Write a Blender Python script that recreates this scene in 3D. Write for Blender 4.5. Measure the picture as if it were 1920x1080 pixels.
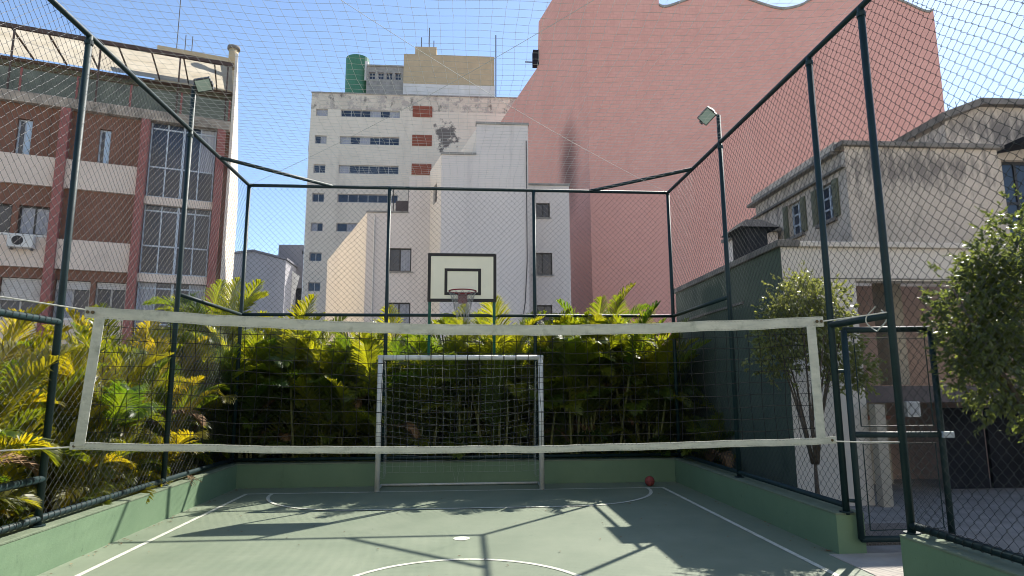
import bpy, math, random
import numpy as np
from mathutils import Vector, Matrix
R = math.radians
scene = bpy.context.scene
for o in list(bpy.data.objects): bpy.data.objects.remove(o)
col = scene.collection

# ------------------------------------------------------------------ camera
cd = bpy.data.cameras.new('camera'); cam = bpy.data.objects.new('camera', cd); col.objects.link(cam)
cd.sensor_width = 36; cd.lens = 1188.1 / 1920 * 36; cd.clip_end = 1000; cd.clip_start = 0.05
yaw, pitch, roll = 0.07324, 0.1562, -0.00459
fw = Vector((math.sin(yaw)*math.cos(pitch), math.cos(yaw)*math.cos(pitch), math.sin(pitch)))
rt = Vector((math.cos(yaw), -math.sin(yaw), 0)); up = rt.cross(fw)
rt2 = rt*math.cos(roll) + up*math.sin(roll); up2 = up*math.cos(roll) - rt*math.sin(roll)
cam.matrix_world = Matrix(((rt2.x, up2.x, -fw.x, 0), (rt2.y, up2.y, -fw.y, 0), (rt2.z, up2.z, -fw.z, 1.6), (0, 0, 0, 1)))
scene.camera = cam

# ------------------------------------------------------------------ sky, sun, exposure
world = bpy.data.worlds.new('World'); scene.world = world; world.use_nodes = True
wn = world.node_tree; bg = wn.nodes['Background']
sky = wn.nodes.new('ShaderNodeTexSky'); sky.sky_type = 'NISHITA'; sky.sun_disc = False
SUN_EL = math.atan2(5.16, math.hypot(3.52, 3.78)); SUN_AZ = math.atan2(3.52, 3.78)
sky.sun_elevation = SUN_EL; sky.sun_rotation = SUN_AZ
sky.altitude = 700; sky.air_density = 1.0; sky.dust_density = 0.5; sky.ozone_density = 2.0
wn.links.new(sky.outputs[0], bg.inputs[0]); bg.inputs[1].default_value = 0.12
sl = bpy.data.lights.new('sun', 'SUN'); sun = bpy.data.objects.new('sun', sl); col.objects.link(sun)
sl.energy = 5.0; sl.angle = R(0.53); sl.color = (1.0, 0.95, 0.86)
sun.rotation_euler = Vector((-3.52, -3.78, -5.16)).to_track_quat('-Z', 'Y').to_euler()
sun.location = (20, 22, 30)
vs = scene.view_settings; vs.view_transform = 'Standard'; vs.look = 'None'; vs.gamma = 1; vs.exposure = 1.0
scene.cycles.use_denoising = True; scene.cycles.max_bounces = 8; scene.cycles.transparent_max_bounces = 8
scene.cycles.sample_clamp_indirect = 6; scene.cycles.pixel_filter_type = 'BLACKMAN_HARRIS'; scene.cycles.filter_width = 1.0

rng = random.Random(7); nrng = np.random.default_rng(5)

# ------------------------------------------------------------------ materials
def new_mat(name):
    m = bpy.data.materials.new(name); m.use_nodes = True
    nt = m.node_tree; return m, nt, nt.nodes['Principled BSDF']
def N(nt, t, **kw):
    n = nt.nodes.new(t)
    for k, v in kw.items():
        if k in n.inputs: n.inputs[k].default_value = v
        else: setattr(n, k, v)
    return n
def noise(nt, scale, detail=5, rough=.55, stretch=(1, 1, 1), coord='Object'):
    tc = N(nt, 'ShaderNodeTexCoord'); mp = N(nt, 'ShaderNodeMapping'); mp.inputs['Scale'].default_value = stretch
    nt.links.new(tc.outputs[coord], mp.inputs[0])
    n = N(nt, 'ShaderNodeTexNoise'); n.inputs['Scale'].default_value = scale
    n.inputs['Detail'].default_value = detail; n.inputs['Roughness'].default_value = rough
    nt.links.new(mp.outputs[0], n.inputs['Vector']); return n
def ramp(nt, src, stops):
    r = N(nt, 'ShaderNodeValToRGB'); e = r.color_ramp.elements
    while len(e) < len(stops): e.new(.5)
    for x, (pos, c) in zip(e, stops):
        x.position = pos; x.color = (*c, 1) if len(c) == 3 else c
    nt.links.new(src, r.inputs[0]); return r
def mix(nt, fac, a, b, mode='MIX'):
    m = N(nt, 'ShaderNodeMix', data_type='RGBA', blend_type=mode)
    if hasattr(fac, 'is_linked'): nt.links.new(fac, m.inputs[0])
    else: m.inputs[0].default_value = fac
    for s, i in ((a, 6), (b, 7)):
        if hasattr(s, 'is_linked'): nt.links.new(s, m.inputs[i])
        else: m.inputs[i].default_value = (*s, 1)
    return m.outputs[2]
def mat(name, c, c2=None, scale=3, rough=.7, spec=.4, bump=0, bscale=40, metal=0, stretch=(1, 1, 1), stain=None):
    """plain paint / stone: two tones of a large noise, a fine grain, optional stains with a shape of their own"""
    m, nt, b = new_mat(name); c2 = c2 or tuple(x*.8 for x in c)
    n = noise(nt, scale, 6, .6, stretch); r = ramp(nt, n.outputs[0], [(.32, c2), (.68, c)])
    out = r.outputs[0]
    if stain:
        for (sc, scl, st, lo, hi, amt) in stain:
            ns = noise(nt, scl, 7, .65, st); rs = ramp(nt, ns.outputs[0], [(lo, (0, 0, 0)), (hi, (amt, amt, amt))])
            out = mix(nt, rs.outputs[0], out, sc)
    nt.links.new(out, b.inputs['Base Color'])
    b.inputs['Roughness'].default_value = rough; b.inputs['Specular IOR Level'].default_value = spec
    b.inputs['Metallic'].default_value = metal
    if bump:
        nb = noise(nt, bscale, 4, .6); bp = N(nt, 'ShaderNodeBump'); bp.inputs['Strength'].default_value = bump
        bp.inputs['Distance'].default_value = .02
        nt.links.new(nb.outputs[0], bp.inputs['Height']); nt.links.new(bp.outputs[0], b.inputs['Normal'])
    return m
M = {}
M['soil'] = mat('soil', (.05, .04, .028), (.025, .02, .015), 6, .95, .1, .6, 30)
M['cityground'] = mat('city_ground', (.40, .38, .35), (.32, .31, .29), .3, .9, .2)
M['court'] = mat('court_paint', (.208, .240, .170), (.172, .208, .144), 1.3, .62, .3, .12, 120,
                 stain=[((.23, .265, .18), 7, (1, .25, 1), .60, .80, .5), ((.085, .112, .08), 9, (1, 1, 1), .62, .78, .55), ((.27, .30, .22), 60, (1, 1, 1), .66, .74, .55), ((.115, .15, .10), .55, (1, 1, 1), .45, .7, .5), ((.27, .29, .215), 16, (.15, 1, 1), .66, .74, .5), ((.27, .29, .215), 18, (1, .15, 1), .68, .75, .5)])
M['line'] = mat('line_paint', (.64, .64, .55), (.46, .47, .38), 9, .7, .3, stain=[((.2, .23, .16), 26, (1, 1, 1), .55, .68, .8), ((.25, .27, .2), 3, (1, 1, 1), .58, .7, .6)])
M['lowwall'] = mat('green_wall_paint', (.158, .236, .140), (.132, .205, .12), 1.4, .7, .3, .10, 60,
                   stain=[((.05, .08, .05), 4, (1, 1, .35), .60, .8, .5), ((.20, .27, .19), 14, (1, 1, 1), .60, .75, .6), ((.07, .10, .065), 22, (1, 1, .6), .64, .72, .6)])
M['coping'] = mat('worn_green_coping', (.19, .22, .15), (.13, .165, .11), 5, .85, .2, .4, 50, stain=[((.07, .08, .06), 16, (1, 1, 1), .6, .74, .6)])
M['pipe'] = mat('green_pipe_paint', (.010, .030, .032), (.006, .019, .022), 6, .55, .35, .1, 80, stain=[((.05, .06, .055), 20, (1, 1, 1), .64, .74, .5)])
M['wire'] = mat('coated_wire', (.030, .036, .034), (.016, .02, .02), 5, .42, .5)
M['netthread'] = mat('pale_net_thread', (.56, .56, .53), (.42, .44, .42), 5, .7, .2)
M['blackthread'] = mat('black_net_thread', (.016, .016, .018), (.028, .028, .028), 8, 1, 0)
M['rope'] = mat('white_rope', (.62, .6, .52), (.45, .44, .38), 30, .8, .2)
M['tape'] = mat('net_tape', (.60, .585, .49), (.44, .44, .37), 5, .75, .2, .3, 40, stretch=(1, 1, 3), stain=[((.16, .17, .12), 7, (1, 1, 1), .56, .72, .6)])
M['goalwhite'] = mat('goal_paint', (.66, .66, .62), (.50, .50, .46), 4, .5, .4, .1, 60, stain=[((.2, .17, .13), 14, (1, 1, .5), .66, .76, .6)])
M['tieband'] = mat('dark_tie', (.03, .03, .03), None, 5, .7)
M['board'] = mat('backboard_paint', (.86, .81, .65), (.80, .755, .60), 2.5, .55, .4, stain=[((.3, .29, .22), 6, (1, 1, .4), .62, .8, .4)])
M['blackpaint'] = mat('black_paint', (.015, .014, .018), None, 5, .5)
M['hoopred'] = mat('hoop_red', (.24, .015, .03), (.17, .012, .02), 8, .45)
M['hoopnet'] = mat('hoop_net', (.42, .40, .38), (.25, .24, .24), 10, .8)
M['standgreen'] = mat('stand_green', (.012, .12, .085), (.01, .08, .06), 5, .4)
M['ball'] = mat('ball_red', (.30, .065, .055), (.22, .05, .045), 12, .6, .3, .3, 150)
M['lampbody'] = mat('lamp_body', (.03, .035, .035), None, 6, .5)
M['lampglass'] = mat('lamp_glass', (.36, .45, .40), (.30, .38, .34), 3, .15, .6)
M['grommet'] = mat('brass_grommet', (.12, .09, .05), None, 6, .4, metal=.8)
# buildings
M['pink'] = None
M['cream'] = mat('cream_render', (.72, .655, .565), (.66, .60, .52), .5, .9, .15, .2, 12,
                 stain=[((.46, .40, .33), 1.6, (1, 1, .07), .52, .76, .55)])
M['towercream'] = mat('tower_render', (.74, .66, .54), (.66, .585, .475), .5, .9, .15, .2, 12, stain=[((.46, .40, .33), .8, (1, 1, .10), .55, .78, .55), ((.5, .44, .36), 3, (1, 1, 1), .6, .8, .4)])
M['mauve'] = mat('grey_pink_shade', (.72, .65, .595), (.66, .595, .55), .5, .9, .15, .2, 12, stain=[((.42, .375, .35), 1.6, (1, 1, .07), .52, .75, .6), ((.34, .30, .28), .7, (1, 1, .6), .62, .75, .35)])  # greyer than the cream sides: shade of the stepped block's fronts put into colour
M['parapetdirt'] = mat('dirty_parapet', (.70, .62, .50), (.54, .47, .38), .8, .9, .15, .3, 12, stain=[((.40, .35, .31), 1.1, (1, 1, 1), .50, .56, .8), ((.12, .11, .10), 1.6, (1, 1, .5), .54, .64, .8)])
M['white'] = mat('white_render', (.72, .70, .66), (.6, .58, .55), 1, .85, .2)
M['concrete'] = mat('concrete', (.36, .34, .31), (.24, .23, .21), 2, .9, .2, .4, 30, stain=[((.09, .085, .08), 3, (1, 1, .5), .55, .75, .7)])
M['tan'] = mat('tan_render', (.50, .40, .26), (.43, .35, .23), 1.2, .9, .15)
M['tank'] = mat('tank_green', (.06, .20, .115), (.05, .16, .09), 2, .5)
M['redpanel'] = mat('red_panel', (.33, .105, .065), (.26, .08, .05), 6, .8)
M['glass'] = mat('window_glass', (.040, .055, .085), (.02, .028, .045), .8, .1, .5)
M['curtain'] = mat('curtain', (.42, .43, .46), (.25, .26, .30), 3, .9, .1, stretch=(9, 9, .3))
M['frameal'] = mat('pale_frame', (.44, .50, .57), (.34, .38, .44), 5, .45)
M['paleblue'] = mat('pale_blue_paint', (.42, .54, .68), None, 3, .5)
M['framedark'] = mat('dark_frame', (.035, .033, .035), None, 5, .5)
M['framegrey'] = mat('grey_frame', (.40, .39, .38), None, 5, .5)
M['brown'] = mat('brown_panel', (.205, .098, .064), (.155, .074, .050), 4, .75, .3, .2, 30)
M['redcol'] = mat('red_column', (.30, .105, .09), (.235, .085, .075), 3, .7)
M['bandcream'] = mat('band_cream', (.66, .545, .46), (.58, .48, .405), 1, .85, .2, stain=[((.33, .27, .22), 2.5, (1, 1, .3), .6, .78, .5)])
M['slabdirty'] = mat('dirty_slab', (.42, .35, .28), (.22, .19, .16), 2.5, .9, .15, .3, 20, stain=[((.07, .065, .055), 3, (1, 1, .6), .55, .7, .7)])
M['darkbrown'] = mat('dark_brown_metal', (.09, .055, .045), (.06, .04, .033), 5, .7)
M['terrace'] = mat('terrace_panel', (.155, .17, .13), (.075, .085, .065), 1.6, .45, .4, stain=[((.04, .045, .035), 3, (1, 1, .4), .55, .7, .7)])
M['blind'] = mat('roller_blind', (.56, .53, .50), None, 4, .7)
M['slate'] = mat('slate_render', (.34, .33, .345), (.29, .28, .295), .3, .9, .1)
M['slatedark'] = mat('dark_slate_render', (.20, .195, .215), (.16, .16, .18), .3, .9, .1)
M['stucco'] = mat('house_stucco', (.60, .515, .43), (.50, .43, .36), 1.4, .92, .15, .4, 25,
                  stain=[((.12, .105, .09), 1.8, (1, 1, .45), .54, .70, .75), ((.30, .25, .2), 7, (1, 1, 1), .55, .75, .4)])
M['annex'] = mat('annex_render', (.68, .61, .54), (.61, .55, .49), 1.8, .92, .15, .35, 30, stain=[((.28, .25, .22), 3, (1, 1, .25), .6, .8, .4)])
M['greenwall'] = mat('dark_green_render', (.105, .130, .100), (.082, .108, .082), 1.6, .85, .2, .4, 30,
                     stain=[((.045, .06, .052), 2.5, (1, 1, .3), .55, .75, .6), ((.12, .14, .125), 5, (1, 1, .5), .62, .75, .4)])
M['cornice'] = mat('dark_cornice', (.25, .228, .205), (.14, .128, .12), 3, .9, .15, .4, 25)
M['shutter'] = mat('green_shutter', (.15, .155, .105), (.11, .115, .08), 5, .7)
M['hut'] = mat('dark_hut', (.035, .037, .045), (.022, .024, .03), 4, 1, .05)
M['paving'] = mat('yard_paving', (.30, .28, .26), (.2, .19, .18), 3, .9, .2, .4, 40, stain=[((.1, .09, .085), 5, (1, 1, 1), .58, .75, .6)])
M['threshold'] = mat('threshold_concrete', (.42, .38, .33), (.35, .32, .28), 5, .9, .2, .3, 60)
M['gravel'] = mat('gravel', (.30, .26, .23), (.08, .07, .065), 60, .9, .2, .8, 90)
M['porchpink'] = mat('porch_pink', (.50, .36, .31), (.43, .31, .27), 2, .9)
M['porchcream'] = mat('porch_cream', (.46, .40, .32), (.38, .33, .27), 2, .9)
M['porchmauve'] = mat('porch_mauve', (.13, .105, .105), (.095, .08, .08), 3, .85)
M['darkwood'] = mat('dark_wood', (.05, .04, .038), (.03, .025, .023), 4, .7)
M['shelfbrown'] = mat('brown_shelf', (.22, .085, .05), None, 5, .7)
M['appliance'] = mat('white_plastic', (.60, .59, .56), (.5, .49, .47), 5, .5)
M['bark'] = mat('bark', (.16, .13, .10), (.07, .055, .045), 20, .9, .2, .6, 60)
M['cane'] = mat('palm_cane', (.17, .20, .06), (.12, .10, .045), 8, .6, .3, stretch=(1, 1, 6))
M['antenna'] = mat('grey_antenna', (.12, .12, .13), None, 4, .5)
M['dryleaf'] = mat('dry_leaf', (.28, .17, .08), (.16, .09, .045), 12, .8)

def pink_mat():
    m, nt, b = new_mat('pink_render')
    n = noise(nt, .25, 6, .6); r = ramp(nt, n.outputs[0], [(.3, (.70, .355, .285)), (.7, (.76, .40, .325))])
    n2 = noise(nt, 2.2, 5, .6, (1, 1, .12)); r2 = ramp(nt, n2.outputs[0], [(.55, (0, 0, 0)), (.8, (.35, .35, .35))])
    out = mix(nt, r2.outputs[0], r.outputs[0], (.55, .265, .215))
    n3 = noise(nt, .9, 5, .6); r3 = ramp(nt, n3.outputs[0], [(.58, (0, 0, 0)), (.72, (.35, .35, .35))]); out = mix(nt, r3.outputs[0], out, (.75, .42, .355))
    tb = N(nt, 'ShaderNodeTexCoord'); sp = N(nt, 'ShaderNodeSeparateXYZ'); nt.links.new(tb.outputs['Object'], sp.inputs[0]); sm = N(nt, 'ShaderNodeMath', operation='ADD'); nt.links.new(sp.outputs[0], sm.inputs[0]); nt.links.new(sp.outputs[1], sm.inputs[1])
    cb_ = N(nt, 'ShaderNodeCombineXYZ'); nt.links.new(sm.outputs[0], cb_.inputs[0]); nt.links.new(sp.outputs[2], cb_.inputs[1])
    bt = N(nt, 'ShaderNodeTexBrick'); bt.inputs['Scale'].default_value = 1; bt.inputs['Brick Width'].default_value = .4; bt.inputs['Row Height'].default_value = .2; bt.inputs['Mortar Size'].default_value = .015
    bt.inputs['Color1'].default_value = (1, 1, 1, 1); bt.inputs['Color2'].default_value = (.94, .93, .93, 1); bt.inputs['Mortar'].default_value = (.90, .89, .89, 1); nt.links.new(cb_.outputs[0], bt.inputs[0]); out = mix(nt, 1.0, out, bt.outputs[0], 'MULTIPLY')
    # soot left by the flue beside the corner: a blurred smear with a shape of its own
    tc = N(nt, 'ShaderNodeTexCoord'); mp = N(nt, 'ShaderNodeMapping', vector_type='POINT')
    sx, sy, sz = .0, .42, .22; mp.inputs['Location'].default_value = (0, -3.0*sy, -15.0*sz); mp.inputs['Scale'].default_value = (sx, sy, sz)
    nt.links.new(tc.outputs['Object'], mp.inputs[0])
    nz = noise(nt, .6, 4, .6); av = N(nt, 'ShaderNodeVectorMath', operation='ADD')
    sc = N(nt, 'ShaderNodeVectorMath', operation='SCALE'); sc.inputs['Scale'].default_value = .5
    nt.links.new(nz.outputs['Color'], sc.inputs[0]); nt.links.new(mp.outputs[0], av.inputs[0]); nt.links.new(sc.outputs[0], av.inputs[1])
    sb = N(nt, 'ShaderNodeVectorMath', operation='SUBTRACT'); sb.inputs[1].default_value = (.25, .25, .25)
    nt.links.new(av.outputs[0], sb.inputs[0])
    ln = N(nt, 'ShaderNodeVectorMath', operation='LENGTH'); nt.links.new(sb.outputs[0], ln.inputs[0])
    rs = ramp(nt, ln.outputs['Value'], [(.05, (.75, .75, .75)), (.95, (0, 0, 0))]); rs.color_ramp.interpolation = 'EASE'
    out = mix(nt, rs.outputs[0], out, (.05, .04, .045))
    nt.links.new(out, b.inputs['Base Color']); b.inputs['Roughness'].default_value = .9; b.inputs['Specular IOR Level'].default_value = .15
    nb = noise(nt, 8, 4); bp = N(nt, 'ShaderNodeBump'); bp.inputs['Strength'].default_value = .2; bp.inputs['Distance'].default_value = .03
    nt.links.new(nb.outputs[0], bp.inputs['Height']); nt.links.new(bp.outputs[0], b.inputs['Normal'])
    return m
M['pink'] = pink_mat()

def damp_patch(m, centre, radii, colour, scale, lo, hi, st=(1, 1, 1)):
    """a blistered damp patch of its own shape on a rendered wall"""
    nt = m.node_tree; b = nt.nodes['Principled BSDF']; src = b.inputs['Base Color'].links[0].from_socket
    tc = N(nt, 'ShaderNodeTexCoord'); sb = N(nt, 'ShaderNodeVectorMath', operation='SUBTRACT'); sb.inputs[1].default_value = centre
    dv = N(nt, 'ShaderNodeVectorMath', operation='DIVIDE'); dv.inputs[1].default_value = radii; ln = N(nt, 'ShaderNodeVectorMath', operation='LENGTH')
    nt.links.new(tc.outputs['Object'], sb.inputs[0]); nt.links.new(sb.outputs[0], dv.inputs[0]); nt.links.new(dv.outputs[0], ln.inputs[0])
    n = noise(nt, scale, 6, .7, st); ad = N(nt, 'ShaderNodeMath', operation='SUBTRACT'); mu = N(nt, 'ShaderNodeMath', operation='MULTIPLY'); mu.inputs[1].default_value = .35
    nt.links.new(ln.outputs['Value'], mu.inputs[0]); nt.links.new(n.outputs[0], ad.inputs[0]); nt.links.new(mu.outputs[0], ad.inputs[1])
    r = ramp(nt, ad.outputs[0], [(lo, (0, 0, 0)), (hi, (.9, .9, .9))]); nt.links.new(mix(nt, r.outputs[0], src, colour), b.inputs['Base Color'])
def leaf_mat(name, lo, hi, tlo, thi, tfac=.45, rough=.4):
    m = bpy.data.materials.new(name); m.use_nodes = True; nt = m.node_tree; nt.nodes.clear()
    out = N(nt, 'ShaderNodeOutputMaterial'); oi = N(nt, 'ShaderNodeObjectInfo')
    n = noise(nt, 2.2, 3, .6); ad = N(nt, 'ShaderNodeMath', operation='ADD'); nt.links.new(oi.outputs['Random'], ad.inputs[0])
    mu = N(nt, 'ShaderNodeMath', operation='MULTIPLY'); mu.inputs[1].default_value = .9; nt.links.new(n.outputs[0], mu.inputs[0])
    nt.links.new(mu.outputs[0], ad.inputs[1])
    md = N(nt, 'ShaderNodeMath', operation='MULTIPLY'); md.inputs[1].default_value = .55; nt.links.new(ad.outputs[0], md.inputs[0])
    r1 = ramp(nt, md.outputs[0], [(.2, lo), (.85, hi)]); r2 = ramp(nt, md.outputs[0], [(.2, tlo), (.85, thi)])
    b = N(nt, 'ShaderNodeBsdfPrincipled'); b.inputs['Roughness'].default_value = rough; b.inputs['Specular IOR Level'].default_value = .45
    nt.links.new(r1.outputs[0], b.inputs['Base Color'])
    t = N(nt, 'ShaderNodeBsdfTranslucent'); nt.links.new(r2.outputs[0], t.inputs[0])
    mx = N(nt, 'ShaderNodeMixShader'); mx.inputs[0].default_value = tfac
    nt.links.new(b.outputs[0], mx.inputs[1]); nt.links.new(t.outputs[0], mx.inputs[2]); nt.links.new(mx.outputs[0], out.inputs[0])
    return m
bk0 = 58/34
damp_patch(M['towercream'], (2.9, 0, 25.6), (1.7, 50, 2.1), (.10, .09, .09), .9, .28, .36)
damp_patch(M['stucco'], (.7, 0, 5.35), (3.2, 50, .85), (.20, .175, .16), 8, .30, .48, (1, 1, .25))
damp_patch(M['stucco'], (-1.2, 0, 7.2), (3.4, 50, .9), (.20, .175, .16), 7, .30, .48, (1, 1, .25))
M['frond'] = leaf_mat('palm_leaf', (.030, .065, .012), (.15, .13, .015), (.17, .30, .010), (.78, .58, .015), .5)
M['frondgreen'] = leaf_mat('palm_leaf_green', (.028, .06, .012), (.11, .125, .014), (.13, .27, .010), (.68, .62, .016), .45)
M['leaf'] = leaf_mat('tree_leaf', (.075, .10, .045), (.18, .20, .09), (.22, .27, .045), (.45, .46, .09), .40, .28)
def canopy_mat():
    m = bpy.data.materials.new('canopy_sheet'); m.use_nodes = True; nt = m.node_tree; nt.nodes.clear()
    out = N(nt, 'ShaderNodeOutputMaterial'); n = noise(nt, 1.5, 5, .6); r = ramp(nt, n.outputs[0], [(.3, (.55, .48, .36)), (.7, (.72, .65, .52))])
    d = N(nt, 'ShaderNodeBsdfDiffuse'); t = N(nt, 'ShaderNodeBsdfTranslucent'); mx = N(nt, 'ShaderNodeMixShader'); mx.inputs[0].default_value = .55
    for s in (d, t): nt.links.new(r.outputs[0], s.inputs[0])
    nt.links.new(d.outputs[0], mx.inputs[1]); nt.links.new(t.outputs[0], mx.inputs[2]); nt.links.new(mx.outputs[0], out.inputs[0]); return m
M['canopy'] = canopy_mat()

# ------------------------------------------------------------------ mesh building
class MB:
    """collects geometry of ONE object, in world space or in a facade frame (s along, d outward, z up)"""
    def __init__(self, frame=None):
        self.v = []; self.f = []; self.fr = frame
    def P(self, p):
        if self.fr is None: return tuple(p)
        O, u, n = self.fr; s, d, z = p
        return (O[0]+u[0]*s+n[0]*d, O[1]+u[1]*s+n[1]*d, z)
    def add(self, vs, fs):
        k = len(self.v); self.v += [self.P(p) for p in vs]; self.f += [tuple(i+k for i in f) for f in fs]; return self
    def box(self, a, b):
        x0, y0, z0 = a; x1, y1, z1 = b
        return self.add([(x0, y0, z0), (x1, y0, z0), (x1, y1, z0), (x0, y1, z0), (x0, y0, z1), (x1, y0, z1), (x1, y1, z1), (x0, y1, z1)],
                        [(0, 3, 2, 1), (4, 5, 6, 7), (0, 1, 5, 4), (1, 2, 6, 5), (2, 3, 7, 6), (3, 0, 4, 7)])
    def quad(self, a, b, c, d): return self.add([a, b, c, d], [(0, 1, 2, 3)])
    def prism(self, poly, z0, z1):
        """vertical extrusion of a footprint polygon (ccw)"""
        n = len(poly); vs = [(x, y, z0) for x, y in poly] + [(x, y, z1) for x, y in poly]
        return self.add(vs, [tuple(range(n-1, -1, -1)), tuple(range(n, 2*n))] + [(i, (i+1) % n, n+(i+1) % n, n+i) for i in range(n)])
    def profile(self, pts, d0, d1):
        """polygon in (s, z) pushed from depth d0 to d1"""
        n = len(pts); vs = [(s, d0, z) for s, z in pts] + [(s, d1, z) for s, z in pts]
        return self.add(vs, [tuple(range(n)), tuple(range(2*n-1, n-1, -1))] + [(i, n+i, n+(i+1) % n, (i+1) % n) for i in range(n)])
    def tube(self, pts, r, n=8, cap=True, r1=None):
        pts = [Vector(p) for p in pts]; k = len(pts); vs = []; prev = None
        for i, p in enumerate(pts):
            t = (pts[min(i+1, k-1)]-pts[max(i-1, 0)]).normalized()
            if prev is None: a = t.orthogonal().normalized()
            else: a = (prev - t*prev.dot(t)).normalized()
            prev = a; b = t.cross(a); rr = r if r1 is None else r+(r1-r)*i/(k-1)
            vs += [tuple(p+(a*math.cos(2*math.pi*j/n)+b*math.sin(2*math.pi*j/n))*rr) for j in range(n)]
        fs = [(i*n+j, i*n+(j+1) % n, (i+1)*n+(j+1) % n, (i+1)*n+j) for i in range(k-1) for j in range(n)]
        if cap: fs += [tuple(range(n-1, -1, -1)), tuple(range((k-1)*n, k*n))]
        return self.add(vs, fs)
    def build(self, name, m, parent=None, smooth=False, bevel=0):
        loc = parent.matrix_world.translation if parent is not None else Vector((0, 0, 0))
        if parent is not None:
            loc = Vector(parent['_o']) if '_o' in parent else Vector((0, 0, 0))
        me = bpy.data.meshes.new(name); me.from_pydata([tuple(Vector(p)-loc) for p in self.v], [], self.f); me.update()
        if smooth: me.polygons.foreach_set('use_smooth', [True]*len(me.polygons))
        return finish(name, me, m, parent, bevel)
ORG = {}
def finish(name, me, m, parent=None, bevel=0):
    if m is not None: me.materials.append(M[m] if isinstance(m, str) else m)
    o = bpy.data.objects.new(name, me); col.objects.link(o)
    if parent is not None:
        o.parent = parent
        if parent.type == 'MESH': o.matrix_parent_inverse = Matrix.Identity(4)
    if bevel:
        b = o.modifiers.new('bevel', 'BEVEL'); b.width = bevel; b.segments = 2; b.limit_method = 'ANGLE'
    return o
def tag(o, label=None, cat=None, group=None, kind=None):
    if label: o['label'] = label
    if cat: o['category'] = cat
    if group: o['group'] = group
    if kind: o['kind'] = kind
    return o
def thing(name, loc, label, cat, group=None):
    o = bpy.data.objects.new(name, None); col.objects.link(o); o.location = loc; o.empty_display_size = .2
    o['_o'] = tuple(loc); return tag(o, label, cat, group)
def sub(mb, name, m, part, top, **kw):
    """a sub-part: mesh under a part mesh; the part sits at its thing's origin so the offset is the thing's"""
    part['_o'] = top['_o']; o = mb.build(name, m, part, **kw); del part['_o']; return o
def tubes_np(A, B, r, n=3):
    A = np.asarray(A, float); B = np.asarray(B, float); T = B-A; T /= np.linalg.norm(T, axis=1)[:, None]+1e-12
    h = np.where(np.abs(T[:, 2:3]) < .9, np.array([[0, 0, 1.]]), np.array([[1., 0, 0]])); a = np.cross(T, h); a /= np.linalg.norm(a, axis=1)[:, None]; b = np.cross(T, a)
    ang = 2*np.pi*np.arange(n)/n; ring = (a[:, None]*np.cos(ang)[None, :, None]+b[:, None]*np.sin(ang)[None, :, None])*r
    V = np.concatenate([A[:, None]+ring, B[:, None]+ring], 1).reshape(-1, 3)
    j = np.arange(n); q = np.stack([j, (j+1) % n, n+(j+1) % n, n+j], 1)
    F = (np.arange(len(A))[:, None, None]*2*n+q[None]).reshape(-1, 4); return V, F
def np_mesh(name, V, F, m, parent=None, off=(0, 0, 0), smooth=False):
    me = bpy.data.meshes.new(name); V = np.asarray(V, np.float32)-np.array(off, np.float32); F = np.asarray(F, np.int32); k = F.shape[1]
    me.vertices.add(len(V)); me.vertices.foreach_set('co', V.ravel()); me.loops.add(F.size); me.loops.foreach_set('vertex_index', F.ravel())
    me.polygons.add(len(F)); me.polygons.foreach_set('loop_start', np.arange(len(F), dtype=np.int32)*k); me.polygons.foreach_set('loop_total', np.full(len(F), k, np.int32))
    if smooth: me.polygons.foreach_set('use_smooth', np.ones(len(F), bool))
    me.update(calc_edges=True); return finish(name, me, m, parent)
def polyline_np(lines, r, n=3):
    A = []; B = []
    for L in lines: A.append(L[:-1]); B.append(L[1:])
    return tubes_np(np.concatenate(A), np.concatenate(B), r, n)

def wall_holes(frame, s0, s1, z0, z1, holes, depth=.18, d=0):
    """front sheet of a wall with real openings and reveals; holes = (s0, s1, z0, z1)"""
    mb = MB(frame); S = sorted({s0, s1, *[h[0] for h in holes], *[h[1] for h in holes]}); Z = sorted({z0, z1, *[h[2] for h in holes], *[h[3] for h in holes]})
    S = [s for s in S if s0 <= s <= s1]; Z = [z for z in Z if z0 <= z <= z1]
    for a, b in zip(S, S[1:]):
        for c, e in zip(Z, Z[1:]):
            ms, mz = (a+b)/2, (c+e)/2
            if any(h[0] < ms < h[1] and h[2] < mz < h[3] for h in holes): continue
            mb.quad((a, d, c), (b, d, c), (b, d, e), (a, d, e))
    for a, b, c, e in holes:
        q = d-depth
        mb.quad((a, d, c), (a, q, c), (b, q, c), (b, d, c)); mb.quad((a, d, e), (b, d, e), (b, q, e), (a, q, e))
        mb.quad((a, d, c), (a, d, e), (a, q, e), (a, q, c)); mb.quad((b, d, c), (b, q, c), (b, q, e), (b, d, e))
    return mb
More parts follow.
